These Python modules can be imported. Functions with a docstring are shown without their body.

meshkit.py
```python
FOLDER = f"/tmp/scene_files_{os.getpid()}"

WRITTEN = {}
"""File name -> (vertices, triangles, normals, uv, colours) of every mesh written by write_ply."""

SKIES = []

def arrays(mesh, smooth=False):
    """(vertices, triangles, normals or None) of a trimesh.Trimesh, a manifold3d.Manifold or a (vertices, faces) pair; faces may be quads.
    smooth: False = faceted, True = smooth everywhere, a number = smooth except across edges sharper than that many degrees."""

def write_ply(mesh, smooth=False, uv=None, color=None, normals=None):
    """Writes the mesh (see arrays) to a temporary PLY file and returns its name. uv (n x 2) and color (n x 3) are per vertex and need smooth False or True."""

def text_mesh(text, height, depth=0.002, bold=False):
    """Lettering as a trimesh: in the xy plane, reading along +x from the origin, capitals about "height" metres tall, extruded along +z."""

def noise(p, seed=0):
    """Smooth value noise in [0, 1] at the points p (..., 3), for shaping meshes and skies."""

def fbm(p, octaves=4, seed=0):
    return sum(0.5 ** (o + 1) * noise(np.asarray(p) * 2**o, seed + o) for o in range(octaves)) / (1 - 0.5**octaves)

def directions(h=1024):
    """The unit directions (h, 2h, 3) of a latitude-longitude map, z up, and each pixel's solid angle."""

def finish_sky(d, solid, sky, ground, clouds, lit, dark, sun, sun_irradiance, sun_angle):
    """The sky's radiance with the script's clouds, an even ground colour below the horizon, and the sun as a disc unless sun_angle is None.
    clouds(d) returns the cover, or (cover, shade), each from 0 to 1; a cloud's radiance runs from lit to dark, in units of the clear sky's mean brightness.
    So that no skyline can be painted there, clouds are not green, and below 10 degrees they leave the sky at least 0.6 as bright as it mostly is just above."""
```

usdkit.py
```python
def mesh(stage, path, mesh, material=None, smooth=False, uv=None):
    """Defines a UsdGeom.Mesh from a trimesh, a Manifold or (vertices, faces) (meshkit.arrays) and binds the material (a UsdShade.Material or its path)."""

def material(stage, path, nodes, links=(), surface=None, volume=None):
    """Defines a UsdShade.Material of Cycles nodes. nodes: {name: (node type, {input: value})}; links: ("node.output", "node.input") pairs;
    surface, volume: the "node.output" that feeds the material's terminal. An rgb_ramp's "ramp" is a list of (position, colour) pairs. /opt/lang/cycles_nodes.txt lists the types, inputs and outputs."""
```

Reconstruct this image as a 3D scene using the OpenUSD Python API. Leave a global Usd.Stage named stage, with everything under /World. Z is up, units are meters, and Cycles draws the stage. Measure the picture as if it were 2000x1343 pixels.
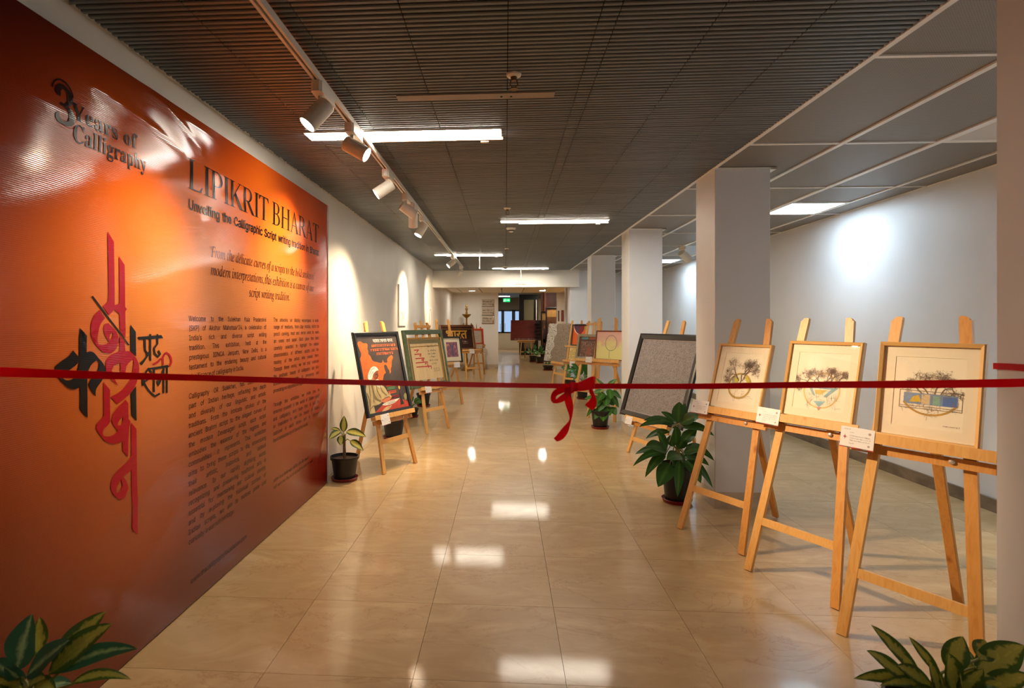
import json, math, random
import numpy as np, trimesh, shapely, mapbox_earcut
from shapely.geometry import Polygon, LineString, Point
from shapely.affinity import translate as shift, scale as stretch
import meshkit, usdkit
from pxr import Gf, Sdf, Usd, UsdGeom, UsdLux, UsdShade

stage = Usd.Stage.CreateInMemory()
UsdGeom.SetStageUpAxis(stage, "Z")
UsdGeom.SetStageMetersPerUnit(stage, 1.0)
UsdGeom.Scope.Define(stage, "/World/Looks")

# ------------------------------------------------------------------ camera, ambient light, exposure
H = 1.4                                             # eye height
YAW = math.atan(69 / 1100.0)                        # turned a little to the left of the corridor's axis
cam = UsdGeom.Camera.Define(stage, "/World/camera")
cs, sn = math.cos(YAW), math.sin(YAW)
cam.AddTransformOp().Set(Gf.Matrix4d(cs, sn, 0, 0, 0, 0, 1, 0, sn, -cs, 0, 0, 0, 0, H, 1))
cam.CreateHorizontalApertureAttr(36.0)
cam.CreateVerticalApertureAttr(36.0 * 1343 / 2000)
cam.CreateFocalLengthAttr(19.8)
cam.CreateHorizontalApertureOffsetAttr(82 / 2000 * 36)
cam.CreateVerticalApertureOffsetAttr(-40.5 / 2000 * 36)
cam.CreateClippingRangeAttr((0.05, 200))
cam.CreateFStopAttr(3.4)
cam.CreateFocusDistanceAttr(4.2)
cam.CreateExposureAttr(1.38)
STRIP, PANEL, SPOT, DOWN = 20., 12., 2.0, 80.      # radiance of strips and panels, strength of track spots, downlights
WARM, COOL, NEUT = (1.0, .75, .47), (.66, .85, 1.0), (1.0, .90, .74)
dome = UsdLux.DomeLight.Define(stage, "/World/ambient")
dome.CreateIntensityAttr(0.02)

CEIL = 2.57                                         # corridor ceiling
SKEW = math.radians(1.09)                           # the alcove side runs a degree off the corridor's axis
cR, sR = math.cos(SKEW), math.sin(SKEW)
R = np.random.default_rng(7)
random.seed(7)


# ------------------------------------------------------------------ helpers
def S(r, g=None, b=None):
    """sRGB 0-255 or hex -> linear."""
    if isinstance(r, str):
        r, g, b = (int(r[i:i + 2], 16) for i in (0, 2, 4))
    return tuple(((c / 255 + .055) / 1.055) ** 2.4 if c > 10 else c / 255 / 12.92 for c in (r, g, b))


used = {}


def path_for(parent, name):
    k = (str(parent), name)
    n = used[k] = used.get(k, -1) + 1
    return f"{parent}/{name}" + (f"_{n:03d}" if n else "")


def tag(prim, label=None, cat=None, group=None, kind=None):
    for k, v in (("label", label), ("category", cat), ("group", group), ("kind", kind)):
        if v:
            prim.SetCustomDataByKey(k, v)
    return prim


def mat4(loc=(0, 0, 0), rz=0., basis=None):
    M = np.eye(4)
    if basis is not None:
        M[:3, :3] = np.array(basis, float).T
    else:
        M[:2, :2] = [[math.cos(rz), -math.sin(rz)], [math.sin(rz), math.cos(rz)]]
    M[:3, 3] = loc
    return M


def thing(name, label=None, cat=None, M=None, group=None, kind=None):
    p = path_for("/World", name)
    x = UsdGeom.Xform.Define(stage, p)
    if M is not None:
        x.AddTransformOp().Set(Gf.Matrix4d(np.asarray(M, float).T.tolist()))
    tag(x.GetPrim(), label, cat, group, kind)
    return p


def part(parent, name, mesh, m, smooth=False, uv=None, label=None, kind=None, colors=None):
    if isinstance(mesh, MB):
        mesh = mesh.get()
    p = path_for(parent, name)
    g = usdkit.mesh(stage, p, mesh, m, smooth=smooth, uv=uv)
    if colors is not None:
        from pxr import Vt
        UsdGeom.PrimvarsAPI(g).CreatePrimvar("col", Sdf.ValueTypeNames.Color3fArray, "vertex").Set(Vt.Vec3fArray.FromNumpy(np.asarray(colors, np.float32)))
    tag(g.GetPrim(), label, kind=kind)
    return p


class MB:
    """Collects pieces into one mesh."""

    def __init__(self):
        self.v, self.f, self.n = [], [], 0

    def add(self, v, f):
        f = np.asarray(f, int)
        if f.shape[1] == 4:
            f = np.vstack([f[:, [0, 1, 2]], f[:, [0, 2, 3]]])
        self.v.append(np.asarray(v, float)); self.f.append(f + self.n); self.n += len(v)
        return self

    def get(self):
        return np.vstack(self.v), np.vstack(self.f)

    def box(self, lo, hi, M=None, ch=0.):
        lo, hi = np.minimum(lo, hi).astype(float), np.maximum(lo, hi).astype(float)
        if ch:
            return self.prism(Polygon([(lo[0] + ch, lo[1]), (hi[0] - ch, lo[1]), (hi[0], lo[1] + ch), (hi[0], hi[1] - ch), (hi[0] - ch, hi[1]), (lo[0] + ch, hi[1]), (lo[0], hi[1] - ch), (lo[0], lo[1] + ch)]), lo[2], hi[2], M)
        v = np.array([[(lo, hi)[i][0], (lo, hi)[j][1], (lo, hi)[k][2]] for i in (0, 1) for j in (0, 1) for k in (0, 1)])
        f = [[0, 1, 3, 2], [4, 6, 7, 5], [0, 4, 5, 1], [2, 3, 7, 6], [0, 2, 6, 4], [1, 5, 7, 3]]
        return self.add(xf(M, v), f)

    def bar(self, p, q, w, t, side, ch=.002):
        """A bar from p to q, w wide along side (made square to the bar) and t thick."""
        p, q, side = (np.asarray(a, float) for a in (p, q, side))
        d = q - p; L = np.linalg.norm(d); d /= L
        s = side - d * (side @ d); s /= np.linalg.norm(s); n = np.cross(d, s)
        return self.box((-w / 2, -t / 2, 0), (w / 2, t / 2, L), mat4(p, basis=(s, n, d)), ch)

    def prism(self, poly, z0, z1, M=None):
        for g in geoms(poly):
            v2, f = tri(g)
            n = len(v2)
            v = np.vstack([np.c_[v2, np.full(n, z0)], np.c_[v2, np.full(n, z1)]])
            faces = [f[:, ::-1], f + n]
            at = 0
            for r in (g.exterior, *g.interiors):
                k = len(r.coords) - 1
                i = np.arange(k) + at; j = np.roll(i, -1)
                faces.append(np.c_[i, j, j + n]); faces.append(np.c_[i, j + n, i + n]); at += k
            self.add(xf(M, v), np.vstack(faces))
        return self

    def lathe(self, prof, n=20, M=None, close=True):
        prof = np.array(prof, float); a = np.arange(n) * 2 * np.pi / n; k = len(prof)
        v = np.stack([prof[:, None, 0] * np.cos(a), prof[:, None, 0] * np.sin(a), np.repeat(prof[:, 1:2], n, 1)], -1).reshape(-1, 3)
        i, j = np.meshgrid(np.arange(k - 1), np.arange(n), indexing="ij")
        q = np.stack([i * n + j, i * n + (j + 1) % n, (i + 1) * n + (j + 1) % n, (i + 1) * n + j], -1).reshape(-1, 4)
        return self.add(xf(M, v), q)

    def tube(self, pts, r, n=8):
        p = np.asarray(pts, float); r = np.broadcast_to(r, (len(p),))
        t = np.gradient(p, axis=0); t /= np.linalg.norm(t, axis=1, keepdims=True) + 1e-12
        a = np.cross(t, np.where(np.abs(t[:, 2:]) < .9, [0, 0, 1.], [1., 0, 0])); a /= np.linalg.norm(a, axis=1, keepdims=True) + 1e-12
        b = np.cross(t, a); g = np.arange(n) * 2 * np.pi / n
        v = p[:, None] + r[:, None, None] * (np.cos(g)[None, :, None] * a[:, None] + np.sin(g)[None, :, None] * b[:, None])
        i, j = np.meshgrid(np.arange(len(p) - 1), np.arange(n), indexing="ij")
        q = np.stack([i * n + j, i * n + (j + 1) % n, (i + 1) * n + (j + 1) % n, (i + 1) * n + j], -1).reshape(-1, 4)
        e = len(p) * n
        v = np.vstack([v.reshape(-1, 3), p[:1], p[-1:]]); k = np.arange(n)
        self.add(v, q); self.f.append(np.vstack([np.c_[(k + 1) % n, k, np.full(n, e)], np.c_[k + e - n, (k + 1) % n + e - n, np.full(n, e + 1)]]) + self.n - len(v))
        return self

    def flat(self, poly, lift, fn=None, finer=None):
        """A printed shape: triangles at y = -lift in a sheet's (x, z) plane, or through fn(points2d, lift)."""
        for g in geoms(poly):
            v, f = tri(g)
            if finer:
                v3, f = trimesh.remesh.subdivide_to_size(np.c_[v, v[:, 0] * 0], f, finer); v = v3[:, :2]
            self.add(np.c_[v[:, 0], np.full(len(v), -lift), v[:, 1]] if fn is None else fn(v, lift), f)
        return self


def xf(M, v):
    return v if M is None else v @ M[:3, :3].T + M[:3, 3]


def geoms(p):
    return [g for g in getattr(p, "geoms", [p]) if isinstance(g, Polygon) and not g.is_empty and g.area > 1e-12]


def tri(g):
    g = shapely.geometry.polygon.orient(g)
    rings = [np.asarray(r.coords)[:-1] for r in (g.exterior, *g.interiors)]
    v = np.vstack(rings)[:, :2].astype(float)
    f = mapbox_earcut.triangulate_float64(v, np.cumsum([len(r) for r in rings]).astype(np.uint32)).reshape(-1, 3).astype(int)
    d = np.cross(np.c_[v[f[:, 1]] - v[f[:, 0]], np.zeros(len(f))], np.c_[v[f[:, 2]] - v[f[:, 0]], np.zeros(len(f))])[:, 2]
    f[d < 0] = f[d < 0][:, ::-1]
    return v, f


def rect(x0, y0, x1, y1):
    return shapely.box(x0, y0, x1, y1)


def RW(x, y, z):
    """Alcove-side frame -> world."""
    return np.array([x * cR - y * sR, x * sR + y * cR, z])


MR = mat4(rz=SKEW)
# ------------------------------------------------------------------ materials
mats = {}


def keep(name, build):
    if name not in mats:
        mats[name] = build(f"/World/Looks/{name}")
    return mats[name]


def plain(name, color, rough=.5, **kw):
    return keep(name, lambda p: usdkit.material(stage, p, {"p": ("principled_bsdf", {"base_color": color, "roughness": rough, **kw})}, surface="p.BSDF"))


def glow(name, color, strength):
    return keep(name, lambda p: usdkit.material(stage, p, {"e": ("emission", {"color": color, "strength": strength})}, surface="e.emission"))


def mottled(name, c1, c2, scale=(8, 8, 8), rough=.5, detail=4, bump=0., dist=0., lo=.35, hi=.65, **kw):
    """Two colours mixed by object-space noise."""
    def b(p):
        nodes = {"t": ("texture_coordinate", {}), "m": ("mapping", {"scale": scale}), "o": ("object_info", {}), "a": ("vector_math", {"math_type": "add"}),
                 "n": ("noise_texture", {"scale": 1., "detail": detail, "distortion": dist}), "r": ("rgb_ramp", {"ramp": [(lo, c1), (hi, c2)]}), "p": ("principled_bsdf", {"roughness": rough, **kw})}
        links = [("t.object", "m.vector"), ("m.vector", "n.vector"), ("n.fac", "r.fac"), ("r.color", "p.base_color")]
        nodes.pop("o"), nodes.pop("a")
        if bump:
            nodes["b"] = ("bump", {"strength": bump, "distance": .01})
            links += [("n.fac", "b.height"), ("b.normal", "p.normal")]
        return usdkit.material(stage, p, nodes, links, surface="p.BSDF")
    return keep(name, b)


def wood(name, c1, c2):
    """Pine: grain stretched along the piece (its local z), a knot tint here and there."""
    def b(p):
        return usdkit.material(stage, p, {
            "t": ("texture_coordinate", {}), "m": ("mapping", {"scale": (55, 55, 3)}), "n": ("noise_texture", {"scale": 1., "detail": 5, "distortion": .6}),
            "r": ("rgb_ramp", {"ramp": [(.3, c1), (.55, c2), (.75, c1)]}),
            "m2": ("mapping", {"scale": (9, 9, 4)}), "v": ("voronoi_texture", {"scale": 1.}), "r2": ("rgb_ramp", {"ramp": [(.0, (.35, .2, .1)), (.09, (.75, .6, .45)), (.16, (1, 1, 1))]}),
            "x": ("mix_color", {"blend_type": "multiply", "fac": .9}), "p": ("principled_bsdf", {"roughness": .42})},
            [("t.object", "m.vector"), ("m.vector", "n.vector"), ("n.fac", "r.fac"), ("t.object", "m2.vector"), ("m2.vector", "v.vector"), ("v.distance", "r2.fac"),
             ("r.color", "x.a"), ("r2.color", "x.b"), ("x.result", "p.base_color")], surface="p.BSDF")
    return keep(name, b)


def marble(name, joints=False):
    def b(p):
        nodes = {"g": ("geometry", {}), "o": ("object_info", {}), "w": ("math", {"math_type": "multiply", "value2": 40.}),
                 "c": ("combine_xyz", {}), "a": ("vector_math", {"math_type": "add"}),
                 "m": ("mapping", {"scale": (1.2, 2.6, 1)}), "n": ("noise_texture", {"scale": 1.6, "detail": 6, "roughness": .6, "distortion": .8}),
                 "r": ("rgb_ramp", {"ramp": [(.25, S(198, 168, 122)), (.5, S(182, 150, 104)), (.75, S(206, 176, 130))]}),
                 "m2": ("mapping", {"scale": (.8, 1.7, 1)}), "n2": ("noise_texture", {"scale": 1.1, "detail": 7, "roughness": .62, "distortion": 1.6}),
                 "v1": ("math", {"math_type": "subtract", "value2": .5}), "v2": ("math", {"math_type": "absolute"}),
                 "vr": ("rgb_ramp", {"ramp": [(.0, (.80, .70, .60)), (.003, (.90, .84, .78)), (.009, (1, 1, 1))]}),
                 "tone": ("map_range", {"from_min": 0., "from_max": 1., "to_min": .965, "to_max": 1.02}),
                 "x": ("mix_color", {"blend_type": "multiply", "fac": .85}), "y": ("mix_color", {"blend_type": "multiply", "fac": 1.}),
                 "n3": ("noise_texture", {"scale": 900., "detail": 2}), "b": ("bump", {"strength": .03, "distance": .001}),
                 "p": ("principled_bsdf", {"roughness": .32, "ior": 1.5, "specular_ior_level": .4, "coat_weight": .40, "coat_roughness": .022, "coat_ior": 1.42})}
        links = [("o.random", "w.value1"), ("w.value", "c.x"), ("w.value", "c.y"), ("g.position", "a.vector1"), ("c.vector", "a.vector2"),
                 ("a.vector", "m.vector"), ("m.vector", "n.vector"), ("n.fac", "r.fac"), ("a.vector", "m2.vector"), ("m2.vector", "n2.vector"),
                 ("n2.fac", "v1.value1"), ("v1.value", "v2.value1"), ("v2.value", "vr.fac"), ("r.color", "x.a"), ("vr.color", "x.b"),
                 ("o.random", "tone.value"), ("x.result", "y.a"), ("tone.result", "y.b"), ("g.position", "n3.vector"), ("n3.fac", "b.height"), ("b.normal", "p.normal"), ("b.normal", "p.coat_normal")]
        last = "y.result"
        if joints:
            nodes["k"] = ("brick_texture", {"offset": 0., "scale": 1., "brick_width": .6, "row_height": .6, "mortar_size": .0015, "color1": (1, 1, 1), "color2": (.95, .95, .95), "mortar": (.45, .38, .3)})
            nodes["km"] = ("mapping", {"location": (.364, -2.80, 0)})
            nodes["z"] = ("mix_color", {"blend_type": "multiply", "fac": 1.})
            links += [("g.position", "km.vector"), ("km.vector", "k.vector"), ("y.result", "z.a"), ("k.color", "z.b")]
            last = "z.result"
        return usdkit.material(stage, p, nodes, links + [(last, "p.base_color")], surface="p.BSDF")
    return keep(name, b)


def vcol(name, rough=.5, bump=None, **kw):
    """Colour from the mesh's own 'col' primvar (flat print)."""
    def b(p):
        nodes = {"a": ("attribute", {"attribute": "col"}), "p": ("principled_bsdf", {"roughness": rough, **kw})}
        links = [("a.color", "p.base_color")]
        ribs(nodes, links) if bump else None
        return usdkit.material(stage, p, nodes, links, surface="p.BSDF")
    return keep(name, b)


def ribs(nodes, links):
    """The fine horizontal ribs of banner vinyl, as bump."""
    nodes.update({"rg": ("geometry", {}), "rw": ("wave_texture", {"wave_type": "bands", "bands_direction": "z", "scale": 46., "distortion": .5, "detail": 1}),
                  "rb": ("bump", {"strength": .22, "distance": .0012})})
    links += [("rg.position", "rw.vector"), ("rw.fac", "rb.height"), ("rb.normal", "p.normal")]


def vinyl(name, color, rough):
    def b(p):
        nodes, links = {"p": ("principled_bsdf", {"base_color": color, "roughness": rough, "specular_ior_level": .3})}, []
        ribs(nodes, links)
        return usdkit.material(stage, p, nodes, links, surface="p.BSDF")
    return keep(name, b)


def leafmat(name, edge, middle, width, speckle, scale=30.):
    """Leaf: colour across the blade from the leaf's own uv (v = 0.5 at the midrib), broken up by noise."""
    def b(p):
        return usdkit.material(stage, p, {
            "u": ("uvmap", {"attribute": "st"}), "s": ("separate_xyz", {}), "d": ("math", {"math_type": "subtract", "value2": .5}), "ab": ("math", {"math_type": "absolute"}),
            "g": ("geometry", {}), "n": ("noise_texture", {"scale": scale, "detail": 3, "distortion": .4}), "k": ("math", {"math_type": "multiply_add", "value2": speckle, "value3": -speckle / 2}),
            "ad": ("math", {"math_type": "add"}), "r": ("rgb_ramp", {"ramp": [(0, tuple(np.minimum(1, np.array(middle) * 1.2))), (.03, middle), (width, middle), (width + .12, edge), (1, edge)]}),
            "p": ("principled_bsdf", {"roughness": .36, "specular_ior_level": .45}), "tl": ("translucent_bsdf", {}), "x": ("mix_closure", {"fac": .18})},
            [("u.UV", "s.vector"), ("s.y", "d.value1"), ("d.value", "ab.value1"), ("g.position", "n.vector"), ("n.fac", "k.value1"), ("ab.value", "ad.value1"), ("k.value", "ad.value2"),
             ("ad.value", "r.fac"), ("r.color", "p.base_color"), ("r.color", "tl.color"), ("p.BSDF", "x.closure1"), ("tl.BSDF", "x.closure2")], surface="x.closure")
    return keep(name, b)


def glassmat(name):
    return keep(name, lambda p: usdkit.material(stage, p, {"f": ("layer_weight", {"blend": .5}), "w": ("math", {"math_type": "power", "value2": 5.}), "k": ("math", {"math_type": "multiply_add", "value2": .9, "value3": .04}), "t": ("transparent_bsdf", {}), "g": ("glossy_bsdf", {"color": (1, 1, 1), "roughness": .01}), "x": ("mix_closure", {})},
                                                [("f.facing", "w.value1"), ("w.value", "k.value1"), ("k.value", "x.fac"), ("t.BSDF", "x.closure1"), ("g.BSDF", "x.closure2")], surface="x.closure"))


WALL = mottled("wall_paint", S(226, 221, 212), S(216, 211, 202), (1.3, 1.3, 1.3), .55)
WALLR = mottled("wall_paint_alcove", S(222, 222, 222), S(214, 214, 214), (1.1, 1.1, 1.1), .5)
MARBLE, MARBLEJ = marble("marble_tile"), marble("marble_floor_far", True)
SKIRT = mottled("marble_skirting", S(176, 160, 138), S(206, 190, 166), (4, 4, 9), .25)
WHITE = plain("white_metal", S(222, 216, 206), .38)
CREAMW = plain("white_plastic", S(226, 218, 204), .4)
PINE = wood("pine", S(210, 152, 80), S(222, 170, 98))
PINE2 = wood("pine_darker", S(198, 134, 62), S(212, 152, 78))
BLACK = plain("black_paint", (.008, .008, .008), .4)
DARKVOID = plain("black_void", S(44, 42, 40), .9)
PAPER = plain("white_card", S(232, 228, 226), .6)
INK = plain("black_ink", (.012, .011, .012), .5)
GREYINK = plain("grey_ink", (.25, .24, .24), .6)
GLASS = glassmat("clear_glass")

# ------------------------------------------------------------------ the setting
XL = -1.62
floor = thing("floor", "polished cream marble tile floor running down the corridor", "floor", kind="structure")
part(floor, "slab", MB().box((-3, -4.6, -.12), (6, 34, -.022)), plain("grout", S(120, 104, 84), .8))
far = MB().box((-2.3, 13.6, -.021), (5.5, 34, 0)).box((-2.3, -4.5, -.021), (5.5, 1.6, 0))
part(floor, "far_paving", far, MARBLEJ)
for j in range(20):
    for i in range(9):
        x0, y0 = -1.564 + .6 * i, 1.6 + .6 * j
        part(floor, "tile", MB().box((x0 + .0009, y0 + .0009, -.021), (x0 + .5991, y0 + .5991, 0)), MARBLE)
part(floor, "tile_edge_strip", MB().box((-2.0, 1.6, -.021), (-1.5655, 13.6, 0)), MARBLEJ)


def wall(name, lo, hi, m=WALL, M=None, label=None):
    p = thing(name, label or "plain white painted wall", "wall", M, kind="structure")
    part(p, "wall_panel", MB().box(lo, hi), m)
    return p


wl = wall("wall_left", (XL - .15, -4.3, 0), (XL, 17.3, 2.9), label="cream lit wall on the banner's side of the corridor")
# ragged plaster line where the slats meet the wall
v = MB()
for k in range(60):
    y = 2 + k * .175
    v.box((XL, y, CEIL + .012 + .006 * R.random()), (XL + .012 + .012 * R.random(), y + .172, CEIL + .03))
part(wl, "plaster_edge", v, WALL)
wall("wall_right", (3.71, -4.3, 0), (3.86, 13.3, 2.9), WALLR, MR, "pale wall of the bright side alcove behind the columns")
wall("wall_rear", (-1.8, -4.45, 0), (4.2, -4.3, 2.9), label="wall behind the viewer")
wall("wall_alcove_end", (1.66, 13.3, 0), (3.86, 13.45, 2.9), WALLR, MR, "end wall of the side alcove")
wb = wall("wall_back", (XL, 17.3, 0), (-.22, 17.5, 2.6), label="cream end wall carrying three direction signs")
part(wb, "baseboard", MB().box((XL, 17.285, 0), (-.22, 17.3, .14)), SKIRT)
wall("wall_back", (1.57, 17.3, 0), (2.3, 17.5, 2.6), label="narrow cream end wall with two small pictures")
wall("wall_side", (1.80, 12.7, 0), (1.95, 17.3, 2.6), plain("ochre_wall", S(228, 178, 94), .6), label="warm ochre wall past the farthest column")
bb = thing("baseboard_right", "dark marble skirting along the alcove wall", "baseboard", MR, kind="structure")
part(bb, "skirting_board", MB().box((3.69, -4.3, 0), (3.709, 13.3, .10)), mottled("dark_skirting", S(96, 82, 66), S(128, 110, 90), (5, 5, 12), .3))

# slatted corridor ceiling
ceil = thing("ceiling", "dark grey slatted metal ceiling over the corridor", "ceiling", kind="structure")
SLAT = mottled("slat_metal", S(104, 110, 115), S(114, 119, 124), (.8, 6, 6), .42, metallic=.25)
part(ceil, "void_panel", MB().box((-1.62, -4.3, 2.70), (1.72, 12.6, 2.74)), DARKVOID)
pitch, w = .0335, .0225
prof = Polygon([(-w / 2, .013), (-w / 2, .004), (-w / 2 + .004, 0), (w / 2 - .004, 0), (w / 2, .004), (w / 2, .013)])
back = MB()
n = 0
y = -4.2
while y < 12.45:
    x1 = 1.655 * cR - y * sR - .004
    M = mat4((0, 0, 0), basis=((0, 1, 0), (0, 0, 1), (1, 0, 0)))       # profile (y, z), swept along x
    dz, skew = .0005 * R.standard_normal(), .0
    m = MB(); cuts = [-1.585 - .012 * R.random(), -1.18, -.79, -.39, .01, .36, .43, .81, 1.2, x1]
    for a, b in zip(cuts, cuts[1:]):
        m.prism(shift(prof, y, CEIL + dz), a + .0018, b - .0018, M)
    if 1.85 < y and n < 300:
        part(ceil, "slat", m, SLAT); n += 1
    else:
        back.add(*m.get())
    y += pitch
part(ceil, "slat_field", back, SLAT, kind="stuff")
for x in (-1.18, -.79, -.39, .01, .36, .43, .81, 1.2):
    part(ceil, "carrier_rail", MB().box((x - .011, -4.2, CEIL + .0135), (x + .011, 12.45, CEIL + .05)), plain("matt_black", (.003, .003, .003), .95))

# alcove ceiling: perforated metal tiles in a white grid
alc = thing("ceiling_alcove", "grey perforated metal tile ceiling in a white grid", "ceiling", MR, kind="structure")
def perf(p):
    return usdkit.material(stage, p, {"t": ("texture_coordinate", {}), "m": ("mapping", {"scale": (90, 90, 90)}), "v": ("voronoi_texture", {"scale": 1., "randomness": 0.}),
        "r": ("rgb_ramp", {"ramp": [(.0, S(70, 66, 62)), (.22, S(80, 76, 72)), (.27, S(136, 131, 124)), (1, S(136, 131, 124))]}), "p": ("principled_bsdf", {"roughness": .5, "metallic": .1})},
        [("t.object", "m.vector"), ("m.vector", "v.vector"), ("v.distance", "r.fac"), ("r.color", "p.base_color")], surface="p.BSDF")
PERF = keep("perforated_metal", perf)
TEE = plain("white_tee", S(236, 234, 228), .4)
xs = [1.66, 2.26, 2.87, 3.44, 3.71]
ys = [2.55 + 1.22 * k for k in range(-6, 10)]
lampcells = {(2, 2.55): False, (2, 4.99): True, (2, 9.87): True}
for i in range(4):
    for y0 in ys:
        y1 = min(y0 + 1.22, 13.3)
        if y0 > 13.2:
            continue
        lamp = [k for k in lampcells if k[0] == i and abs(k[1] - y0) < .01]
        if lamp:
            y1 = y0 + .61
        part(alc, "ceiling_panel", MB().box((xs[i] + .012, y0 + .012, CEIL + .006), (xs[i + 1] - .012, y1 - .012, CEIL + .02)), PERF)
for x, ww in zip(xs, (.014, .017, .022, .014, .012)):
    part(alc, "grid_tee", MB().box((x - ww, -4.3, CEIL - .004), (x + ww, 13.3, CEIL + .03)), TEE)
for y0 in ys:
    part(alc, "cross_tee", MB().box((1.674, y0 - .011, CEIL - .002), (3.71, y0 + .011, CEIL + .02)), TEE)
part(alc, "void_panel", MB().box((1.7, -4.3, CEIL + .16), (3.9, 13.3, CEIL + .2)), DARKVOID)

# columns
names = ["nearest white square column, ribbon tied round it", "white square column beside the tallest leafy plant", "white square column behind the pink and yellow picture",
         "white square column third down the row, beyond the pink picture", "white square column farthest down the row, by the beam"]
for k, yf in enumerate((1.54, 4.33, 7.06, 9.78, 12.55)):
    c = thing("column", names[k], "column", MR @ mat4((1.66, yf, 0)), kind="structure")
    part(c, "shaft", MB().box((.004, .004, 0), (.414, .406, CEIL + .03), ch=.004), WALLR)
    part(c, "skirting", MB().box((0, 0, 0), (.418, .41, .125), ch=.003), SKIRT)
    part(c, "head_trim", MB().box((.0, -.006, CEIL - .012), (.46, .0035, CEIL + .002)).box((.415, -.006, CEIL - .012), (.46, .42, CEIL + .002)), TEE)

# beam, lower ceiling beyond it
bm = thing("beam", "wide cream ceiling beam crossing the far end of the corridor", "beam", kind="structure")
part(bm, "beam_body", MB().box((XL, 12.5, 2.2), (1.62, 12.8, 2.9)), WALL)
lc = thing("ceiling_far", "low cream panel ceiling with two downlights past the beam", "ceiling", kind="structure")
LCM = plain("cream_ceiling", S(222, 208, 184), .6)
for k in range(7):
    x0 = -1.9 + .6 * k
    part(lc, "ceiling_panel", MB().box((x0 + .012, 12.8, 2.33), (x0 + .588, 17.3, 2.36)), LCM)
part(lc, "void_panel", MB().box((-2, 12.8, 2.42), (2.4, 17.3, 2.5)), DARKVOID)
tr = thing("trim_1", "white cover strip along the near edge of the low ceiling", "trim", kind="structure")
part(tr, "cover_strip", MB().box((XL, 17.27, 2.318), (-.22, 17.3, 2.345)), TEE)

# hall behind the opening
wall("wall_hall", (-.6, 17.5, 0), (-.45, 32, 2.9), plain("beige_wall", S(206, 192, 166), .6), label="beige side wall of the hall past the opening")
wall("wall_hall", (2.6, 17.5, 0), (2.75, 32, 2.9), plain("beige_wall", S(206, 192, 166), .6), label="side wall of the hall beside the red panels")
wall("wall_hall", (-.6, 31.0, 0), (.80, 31.2, .88), plain("beige_wall", S(206, 192, 166), .6), label="low beige wall under the blue window far down the hall")
wall("wall_hall", (.80, 31.0, 0), (2.7, 31.2, 2.9), plain("beige_wall", S(206, 192, 166), .6), label="beige wall behind the black framed door")
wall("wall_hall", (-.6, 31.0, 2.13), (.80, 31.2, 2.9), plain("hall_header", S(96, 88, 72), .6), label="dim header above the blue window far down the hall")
hc = thing("ceiling_hall", "dark slatted ceiling of the hall beyond the opening", "ceiling", kind="structure")
part(hc, "void_panel", MB().box((-.6, 17.5, 2.86), (2.75, 32, 2.9)), DARKVOID)
for k in range(36):
    part(hc, "slat", MB().box((-.45, 17.6 + .38 * k, 2.76), (2.6, 17.6 + .38 * k + .26, 2.775)), SLAT)
wn = thing("window_1", "blue lit glass panes in black frames far down the hall", "window", kind="structure")
part(wn, "pane", MB().box((-.42, 31.06, .9), (.78, 31.07, 2.12)), glow("dusk_glass", S(150, 178, 214), .5))
for x0, x1 in ((-.45, -.40), (-.22, -.06), (.36, .54), (.74, .80)):
    part(wn, "mullion", MB().box((x0, 30.97, .88), (x1, 31.05, 2.13)), BLACK)
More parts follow.
